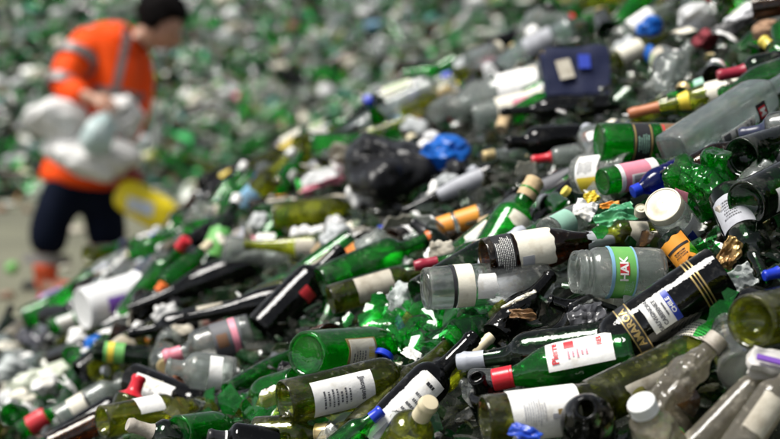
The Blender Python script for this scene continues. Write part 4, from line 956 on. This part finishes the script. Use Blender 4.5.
# what the worker carries
def sack(label, px, py, w_, h_, dep, mat, dy, rot, seed, name='sack', cat='sack', cr=.5, flat=.9):
    return bag(name, label, cat, px, py, w_, h_, dep, mat, d=PD + dy, rot=rot, seed=seed, cr=cr, flat=flat)
WS = solid('white_sack', (.68, .67, .65), .7, (.50, .49, .47), 7, bump=.8, bscale=10, spec=.2)
sack('upper white sack held under the worker\'s near arm', 56, 120, 66, 50, .3, WS, -.30, -14, 51)
sack('lower long white sack held against the worker\'s hip', 90, 157, 98, 46, .32, WS, -.34, -8, 52)
sack('small white sack at the front of the worker\'s jacket', 123, 118, 42, 48, .24, WS, -.26, 10, 53)
sack('pale aqua plastic bag hanging between the white sacks', 98, 134, 36, 46, .18, solid('aqua_bag', (.42, .56, .55), .35, (.55, .62, .60), 6, trans=.2), -.52, -12, 54, 'plastic_bag', 'bag', .35)
sack('red brown bag behind the lower white sack', 124, 178, 44, 28, .2, solid('red_brown_bag', (.28, .03, .02), .5), -.18, 0, 55, 'plastic_bag', 'bag', .4)
# yellow sack
y_ = bag('yellow_sack', 'yellow printed sack hanging beside the worker\'s leg', 'sack', 146, 206, 70, 36, .16, solid('yellow_sack', (.90, .72, .005), .5, (.82, .62, .005), 4, bump=.3, bscale=8), d=PD - .25, rot=-30, seed=56, cr=.12, flat=.55)
BVH = BVHTree.FromPolygons([y_.matrix_world @ v.co for v in y_.data.vertices], [tuple(p.vertices) for p in y_.data.polygons])
vs, fs = [], []
for j in range(7):
    for i in range(9):
        px = 128 + 26 * i / 8 - 2 * j / 6; py = 196 + 13 * j / 6 + 8 * i / 8; dr = (at(px, py, 1.) - CAM).normalized(); h = BVH.ray_cast(CAM, dr); vs.append((h[0] or at(px, py, PD - .33)) - dr * .005)
for j in range(6):
    for i in range(8): a = j * 9 + i; fs.append((a, a + 1, a + 10, a + 9))
o = mesh('printed_patch', vs, fs, solid('pale_blue_print', (.45, .52, .66), .5, (.70, .70, .66), 18, lo=.45, hi=.55), None, False); o.parent = y_; o.matrix_parent_inverse = y_.matrix_world.inverted()
# things on the yard near the boots
bag('plastic_scrap', 'round green plastic piece on the concrete left of the boots', 'plastic scrap', 12, 268, 14, 14, .07, PAPER['green'](), d=PD, seed=61, cr=.2)
# ------------------------------------------------------------------ filling the near heap
rf = random.Random(21)
TYPES = [  # object name, category, type words, profile, length, radius, weights of glass colours
 ('wine_bottle', 'bottle', 'wine bottle', 'bordeaux', .295, .037, [('olive', 3), ('black', 5), ('dkgreen', 3), ('green', 3), ('clear', 2), ('yolive', 2), ('brown', 1)]),
 ('burgundy_bottle', 'bottle', 'sloping wine bottle', 'burgundy', .29, .039, [('olive', 3), ('black', 5), ('dkgreen', 2), ('yolive', 3), ('milky', 1)]),
 ('slim_bottle', 'bottle', 'slim bottle', 'hock', .30, .033, [('green', 3), ('brown', 1), ('yolive', 2), ('clear', 1), ('black', 1)]),
 ('beer_bottle', 'bottle', 'beer bottle', 'beer', .215, .030, [('green', 5), ('bright', 4), ('brown', 2), ('black', 1)]),
 ('mineral_water_bottle', 'bottle', 'water bottle', 'mineral', .27, .039, [('bright', 4), ('green', 4), ('aqua', 2), ('milky', 2)]),
 ('spirit_bottle', 'bottle', 'spirit bottle', 'spirit', .27, .037, [('clear', 5), ('milky', 3), ('brown', 1), ('aqua', 1)]),
 ('squat_bottle', 'bottle', 'squat bottle', 'squat', .20, .040, [('milky', 2), ('clear', 2), ('black', 2), ('green', 3), ('grimy', 1)]),
 ('glass_jar', 'jar', 'jar', 'jar', .125, .036, [('milky', 4), ('clear', 4), ('aqua', 1)]),
 ('plastic_bottle', 'bottle', 'plastic bottle', 'pet', .24, .036, [('milky', 3), ('aqua', 2), ('grimy', 2), ('blue', 1)]),
]
CNAME = {'olive': 'olive', 'black': 'near black', 'dkgreen': 'dark green', 'green': 'green', 'clear': 'clear', 'yolive': 'yellow green', 'brown': 'brown', 'milky': 'dusty clear', 'aqua': 'pale aqua', 'grimy': 'mud stained', 'bright': 'bright green', 'blue': 'blue'}
LNAME = {'white': 'white', 'cream': 'cream', 'dirty': 'stained', 'grey': 'grey', 'yellow': 'yellow', 'red': 'red', 'green': 'green printed', 'black': 'black', 'orange': 'orange', 'ltblue': 'light blue', 'gold': 'gold'}
BODY, LAB, CAP = {}, {}, {}
for t in TYPES:
    k, L, r = t[3], t[4] * .78, t[5] * .76
    o = body_mesh('glass_body', k, L, r, G['green'](), None, 32, crush=.25 if k == 'pet' else 0, seed=3, wall=.0028); BODY[t[0]] = o.data; bpy.data.objects.remove(o)
    LAB[t[0]] = []
    for (z0, z1, a, b_) in ((.16, .46, -55, 55), (.12, .50, -80, 80), (.22, .44, -40, 60), (.2, .5, -90, 30)):
        o = patch('label', k, L, r, z0, z1, a, b_, PAPER['white'](), None, tear=.7, seed=z0 * 31)
        pr = bars(k, L, r, small_print(z0 + .04, z1 - .03, a * .6, b_ * .6, 12, int(a), .42), PAPER['ink'](), None, off=.0014)
        LAB[t[0]].append((o.data, pr.data)); bpy.data.objects.remove(o); bpy.data.objects.remove(pr)
    CAP[t[0]] = {}
    for st in (['lid'] if k == 'jar' else ['screw'] if k == 'pet' else ['foil', 'screw']):
        o = cap_mesh(k, L, r, st, CAPM['red'](), None, None); CAP[t[0]][st] = (o.name.split('.')[0], o.data); bpy.data.objects.remove(o)
def link_copy(name, data, mat, parent):
    o = bpy.data.objects.new(name, data); col.objects.link(o)
    o.material_slots[0].link = 'OBJECT'; o.material_slots[0].material = mat
    if parent: o.parent = parent
    return o
def wchoice(r, ws):
    s = sum(w for _, w in ws); x = r.uniform(0, s)
    for v, w in ws:
        x -= w
        if x <= 0: return v
    return ws[-1][0]
LANDU = [(c, n) for c, n in LAND if n.startswith('the ')]
POS = ['above', 'right of', 'below', 'left of']
USED = {}
def near_label(desc, P):
    x, y, d = proj(P)
    c, nme = min(LANDU, key=lambda q: math.hypot(q[0][0] - x, q[0][1] - y))
    a = math.degrees(math.atan2(x - c[0], c[1] - y)) % 360
    rel = POS[int(((a + 45) % 360) // 90)]; dist = math.hypot(c[0] - x, c[1] - y)
    if dist > 55: rel = 'farther ' + rel if rel in ('above', 'below') else 'well ' + rel
    return desc + ' ' + rel + ' ' + nme
FILLP = []
def try_place(x, y, lift, L, r, mode, dmin):
    z = surf(x, y) + lift
    e = .12; n = Vector((-(surf(x + e, y) - surf(x - e, y)) / 2 / e, -(surf(x, y + e) - surf(x, y - e)) / 2 / e, 1)).normalized()
    az = rf.gauss(R(22), R(30)) if rf.random() < .42 else rf.uniform(0, 2 * math.pi) + (math.pi if rf.random() < .5 else 0)
    ax = Vector((math.cos(az), math.sin(az), 0)); ax = (ax - n * ax.dot(n)).normalized()
    ax = (ax + n * rf.gauss(0, .24 if mode else .36)).normalized()
    C = Vector((x, y, z)) + n * r * .5; P = C - ax * L / 2; Q = C + ax * L / 2
    up = Vector((0, 0, r * .9))
    for t in (0, .2, .4, .6, .8, 1.):
        T = P + ax * L * t; rr = r if t < .65 else r * .4
        for off in (Vector((0, 0, rr)), Vector((0, 0, 0)), Vector((rr, 0, 0)), Vector((-rr, 0, 0))):
            px, py, d = proj(T + off); gx, gy = int(px / 4), int(py / 4)
            if 0 <= gx < BW and 0 <= gy < BH and d - .07 < ZB[gy][gx] < 50: return None
    pts = [P + ax * L * t for t in (.08, .3, .5, .7, .92)]
    for (q, rq) in FILLP:
        dx = q[2] - C
        if dx.length_squared > .1: continue
        for a in pts:
            for b in q:
                if (a - b).length_squared < (dmin * (r + rq)) ** 2: return None
    FILLP.append((pts, r)); return P, Q
count = 0
def fill(n, lift, xr, yr, dmin, margin=150):
    global count
    for _ in range(n):
        y = rf.uniform(*yr) if rf.random() < .5 else yr[0] + (yr[1] - yr[0]) * rf.random() ** .8
        x = rf.uniform(-.18 * y - xr, .18 * y + xr)
        px, py, d = proj(Vector((x, y, surf(x, y))))
        if py > 439 + 75 or py < -40 or px < -margin or px > 780 + margin: continue
        t = rf.choices(TYPES, [6, 5, 2.4, 4, 3, 2.2, 2.2, 1.8, 1.2])[0]
        sc_ = rf.uniform(.9, 1.08); L, r = t[4] * .78 * sc_, t[5] * .76 * sc_
        pq = try_place(x, y, lift + rf.uniform(-.012, .012), L, r, lift > .01, dmin)
        if not pq: continue
        P, Q = pq; gl_ = wchoice(rf, t[6])
        M = basis(P, Q, rf.uniform(-60, 60)); M = M @ Matrix.Scale(sc_, 4)
        desc = CNAME[gl_] + ' ' + t[2]
        lab = rf.random() < (.45 if t[3] != 'jar' else .4); cap = rf.random() < .5
        if lab: lc = rf.choices(list(LNAME), [6, 5, 4, 2, 1.2, .8, .8, 1, .6, .6, .5])[0]; desc += ' with ' + LNAME[lc] + ' label'
        if cap:
            st = rf.choice(list(CAP[t[0]])); cc = rf.choice({'foil': ['black', 'dkred', 'grey', 'cream', 'gold', 'black', 'copper', 'navy'], 'screw': ['white', 'red', 'blue', 'gold', 'white', 'black', 'white'], 'lid': ['tin', 'gold', 'white', 'red']}[st])
            desc += (' and ' if lab else ' with ') + {'dkred': 'dark red', 'tin': 'cream', 'copper': 'orange brown'}.get(cc, cc) + ' ' + {'foil': 'capsule', 'screw': 'cap', 'lid': 'lid'}[st]
        lb = near_label(desc, (P + Q) / 2); k = USED.get(lb, 0); USED[lb] = k + 1
        if k == 1: lb = lb.replace(' ' + t[2], ' ' + t[2] + ' lying crossways', 1)
        parts = lab or cap
        if not parts:
            o = link_copy(t[0], BODY[t[0]], G[gl_](), None); root = o
        else:
            root = bpy.data.objects.new(t[0], None); col.objects.link(root)
            link_copy('plastic_body' if t[3] == 'pet' else 'glass_body', BODY[t[0]], G[gl_](), root)
            if lab:
                ld = rf.choice(LAB[t[0]]); lo_ = link_copy('label', ld[0], PAPER[lc](), root)
                link_copy('print', ld[1], PAPER[rf.choice(['ink', 'ink', 'red', 'green', 'gold']) if lc not in ('black',) else 'gold'](), lo_)
            if cap: nm, cdt = CAP[t[0]][st]; link_copy(nm, cdt, CAPM[cc](), root)
        root.matrix_world = M; tag(root, ' '.join(lb.split()[:16]), t[1], 'bottles and jars filling the near heap'); count += 1
fill(2600, .045, .5, (2.3, 6.9), .80)
fill(4200, .015, .5, (2.3, 6.9), .74)
fill(3000, -.015, .5, (2.3, 6.9), .76)

# glass crumbs between the bottles: nobody could count them
ISL = [(0, (.02, .34, .06)), (.26, (.03, .16, .05)), (.36, (.16, .17, .03)), (.46, (.008, .010, .006)), (.70, (.34, .37, .34)), (.80, (.10, .05, .015)), (.86, (.30, .30, .06)), (.94, (.5, .5, .46))]
crumbs = glass('broken_glass', (1, 1, 1), (0, 0, 0), (0, 0, 0), .42, .25, .03, bump=.1, island=ISL, refr=0)
spots = []
while len(spots) < 20000:
    y = rf.uniform(2.25, 6.8); x = rf.uniform(-.18 * y - 1.0, .18 * y + 1.0)
    P = Vector((x, y, surf(x, y) + rf.uniform(-.05, .012)))
    px, py, d = proj(P)
    if (-80 < px < 860 and -40 < py < 520) or rf.random() < .5: spots.append(P)
scatter_shards('broken_glass', spots, crumbs, rf, .016, .055, 'broken green, brown and clear glass crumbs between the bottles of the near heap', 'broken glass')

# loose small things: caps, corks, labels, scraps
def small(n, zone=None):
    kinds = [('bottle_cap', 'cap'), ('cork', 'cork'), ('paper_scrap', 'paper scrap'), ('plastic_scrap', 'plastic scrap')]
    proto = {}
    proto['bottle_cap'] = lathe('p', [(0, .013), (.001, .0145), (.009, .0135), (.010, .012), (.0105, 0)], CAPM['red'](), None, 20, 30)
    proto['cork'] = lathe('p', [(-.022, 0), (-.022, .0105), (0, .0112), (.022, .0105), (.022, 0)], CAPM['cork'](), None, 16, 40)
    f1 = film_piece('p', 'x', 'x', 700, 700, 34, 26, PAPER['white'](), seed=91, fold=.05, thick=.0006, d=3., n=16)
    vs0, fs0 = ICO[4]; f2 = mesh('p', [v * crumple(v, .7, 5) * .02 for v in vs0], fs0, PAPER['white'](), None)
    LAND.pop(); proto['paper_scrap'] = f1; proto['plastic_scrap'] = f2
    cols = {'bottle_cap': [CAPM[c] for c in ('red', 'gold', 'white', 'blue', 'white', 'silver', 'silver')], 'cork': [CAPM['cork']],
            'paper_scrap': [PAPER[c] for c in ('white', 'cream', 'dirty', 'white', 'white', 'cream')], 'plastic_scrap': [lambda: WB, lambda: WG, lambda: WB, lambda: WG, lambda: BL, PAPER['pink'], PAPER['white'], PAPER['white'], PAPER['cream'], lambda: BK, lambda: BK]}
    m = 0; tries = 0
    while m < n and tries < 6000:
        tries += 1; y = 2.5 + 4.2 * rf.random() ** .6; x = rf.uniform(-.18 * y, .18 * y); far = y > 4.2
        if zone:
            px, py = rf.uniform(zone[0], zone[2]), rf.uniform(zone[1], zone[3]); q = at(px, py, hit(px, py, .02)); x, y = q.x, q.y; far = True
        P = Vector((x, y, surf(x, y) + rf.uniform(.0, .05))); px, py, d = proj(P)
        if not (0 < px < 780 and 0 < py < 445): continue
        gx, gy = int(px / 4), int(py / 4)
        if 0 <= gx < BW and 0 <= gy < BH and ZB[gy][gx] < 50 and ZB[gy][gx] > d - .04: continue
        k, cat = rf.choices(kinds, [.9, .3, 2.6, 2.4 if far else .5])[0]; ci = rf.randrange(len(cols[k]))
        o = proto[k].copy(); col.objects.link(o); o.name = k; s = rf.uniform(.7, 1.3) * (1.5 if (far and 'scrap' in k) else 1)
        o.material_slots[0].link = 'OBJECT'; mm = cols[k][ci](); o.material_slots[0].material = mm
        o.matrix_world = Matrix.Translation(P) @ Matrix.Rotation(rf.uniform(0, 6.3), 4, 'Z') @ Matrix.Rotation(rf.gauss(.3, .6), 4, 'X') @ Matrix.Scale(s, 4)
        desc = mm.name.replace('_', ' ').replace(' print', '').replace(' bag film', '').replace(' film', '').replace(' cap', '').replace(' paper', '').replace(' foil', '')
        desc = ('' if k == 'cork' else desc + ' ') + {'bottle_cap': 'bottle cap', 'cork': 'loose cork', 'paper_scrap': 'paper scrap', 'plastic_scrap': 'crumpled plastic scrap'}[k] + ' lying'
        tag(o, ' '.join(near_label(desc, P).split()[:16]), cat, 'caps, corks and scraps strewn over the near heap'); m += 1
    for o in proto.values(): bpy.data.objects.remove(o)
small(240)
small(60, (150, 175, 400, 262)); small(40, (0, 280, 130, 345))

# ------------------------------------------------------------------ the far heap
GF2 = {'green': ('green', 5), 'bright': ('bright green', 5), 'dkgreen': ('dark green', 2), 'clear': ('clear', 3), 'milky': ('pale dusty', 8), 'aqua': ('pale aqua', 3), 'brown': ('brown', 2), 'yolive': ('yellow green', 2), 'black': ('near black', 4)}
nf = {}
def far_fill(n, smin):
    for _ in range(n):
        y = rf.uniform(13.2, 16.4); x = rf.uniform(-3.1, 3.1); z = surf2(x, y)
        if z < .03: continue
        px, py, d = proj(Vector((x, y, z)))
        if not (-30 < px < 810 and -30 < py < 260): continue
        if py > 330 - .0 or (px > 40 and 0): continue
        # skip what the near heap hides
        Hd = hit(px, py, .02, d0=3)
        Pn = at(px, py, Hd)
        if Hd < 7.1 and Pn.z < surf(Pn.x, Pn.y) + .03: continue
        t = rf.choices(TYPES, [5, 2, 2, 4, 4, 2, 3, 3, 2])[0]; gk = rf.choices(list(GF2), [v[1] for v in GF2.values()])[0]
        if nf.get(t[0], 0) > 110: continue
        nf[t[0]] = nf.get(t[0], 0) + 1
        o = link_copy(t[0], BODY[t[0]], G[gk](), None)
        az = rf.uniform(0, 6.3); sl = math.atan(.62)
        o.matrix_world = Matrix.Translation((x, y, z + rf.uniform(-.02, .04))) @ Matrix.Rotation(sl, 4, 'X') @ Matrix.Rotation(az, 4, 'Z') @ Matrix.Rotation(R(90) + rf.gauss(0, .3), 4, 'Y') @ Matrix.Scale(rf.uniform(1.15, 1.6), 4)
        tag(o, GF2[gk][0] + ' ' + t[2] + ' in the far out of focus heap behind the worker', t[1], GF2[gk][0] + ' ' + t[2] + 's of the far heap')
far_fill(1500, 0)
FI = [(0, (.04, .50, .12)), (.14, (.03, .22, .07)), (.26, (.70, .70, .64)), (.42, (.40, .44, .36)), (.52, (.006, .010, .006)), (.68, (.24, .14, .05)), (.79, (.82, .80, .76)), (.88, (.22, .24, .06)), (.94, (.12, .40, .34))]
g = NT('far_broken_glass'); ge = g.n('ShaderNodeNewGeometry'); p = g.n('ShaderNodeBsdfPrincipled')
g.l(g.ramp(ge.outputs['Random Per Island'], FI, 'CONSTANT'), p.inputs['Base Color']); p.inputs['Roughness'].default_value = .22
tr = g.n('ShaderNodeBsdfTransparent'); fm = g.out(g.mixs(.25, p.outputs[0], tr.outputs[0]))
spots = []
while len(spots) < 12000:
    y = rf.uniform(13, 16.6); x = rf.gauss(0, 2.6); z = surf2(x, y)
    if z < .0 and rf.random() > .04: continue
    spots.append(Vector((x, y, max(z, 0) + rf.uniform(-.02, .05))))
scatter_shards('far_glass_rubble', spots, fm, rf, .05, .16, 'broken green, white and brown glass covering the far heap behind the worker', 'broken glass', thick=.006)
vs0, fs0 = ICO[3]
scr = [mesh('p', [v * crumple(v, .7, s) * .065 for v in vs0], fs0, WB, None) for s in (1, 2, 3)]
fcol = [(lambda: WB, 'white', 9), (lambda: WG, 'grey white', 8), (PAPER['pink'], 'pink', .5), (PAPER['orange'], 'orange', .3), (PAPER['ltblue'], 'light blue', .8), (PAPER['dirty'], 'stained', 6), (PAPER['brown'], 'brown', 2), (PAPER['cream'], 'cream', 4), (lambda: BK, 'black', 2), (PAPER['red'], 'red', .3), (lambda: G['bright'](), 'bright green', 4)]
for i in range(290):
    y = rf.uniform(13.1, 16.2); x = rf.uniform(-3, 3); z = surf2(x, y)
    if z < .01 and rf.random() > .2: continue
    f = rf.choices(fcol, [c[2] for c in fcol])[0]; o = rf.choice(scr).copy(); col.objects.link(o); o.name = 'plastic_scrap' if i % 2 else 'paper_scrap'  # one kind of crumpled scrap; plastic and paper names only alternate
    o.material_slots[0].link = 'OBJECT'; o.material_slots[0].material = f[0]()
    o.matrix_world = Matrix.Translation((x, y, max(0, z) + .05)) @ Matrix.Rotation(rf.uniform(0, 6), 4, 'Z') @ Matrix.Rotation(rf.uniform(0, 6), 4, 'X') @ Matrix.Diagonal((rf.uniform(.6, 1.5), rf.uniform(.5, 1), rf.uniform(.5, 1), 1))
    tag(o, f[1] + (' crumpled plastic scrap' if i % 2 else ' crumpled paper scrap') + ' among the glass of the far heap', 'scrap', f[1] + (' loose' if i % 2 else ' paper') + ' scraps in the far heap')
for o in scr: bpy.data.objects.remove(o)

rg = random.Random(77); gp = mesh('p', [v * crumple(v, .7, 9) * .045 for v in vs0], fs0, WB, None)
for i in range(46):
    x = rg.uniform(-2.7, -.6); y = rg.uniform(9.6, 13.2); f = rg.choice([(PAPER['dirty'], 'stained'), (PAPER['green'], 'green'), (lambda: WG, 'grey white'), (PAPER['brown'], 'brown'), (lambda: BK, 'black'), (PAPER['cream'], 'cream')])
    o = gp.copy(); col.objects.link(o); o.name = 'litter_scrap'; o.material_slots[0].link = 'OBJECT'; o.material_slots[0].material = f[0]()
    o.matrix_world = Matrix.Translation((x, y, .015)) @ Matrix.Rotation(rg.uniform(0, 6), 4, 'Z') @ Matrix.Diagonal((rg.uniform(.6, 1.8), rg.uniform(.5, 1.2), .5, 1))
    tag(o, f[1] + ' flattened scrap lying on the bare concrete round the worker', 'litter', f[1] + ' litter on the concrete')
bpy.data.objects.remove(gp)
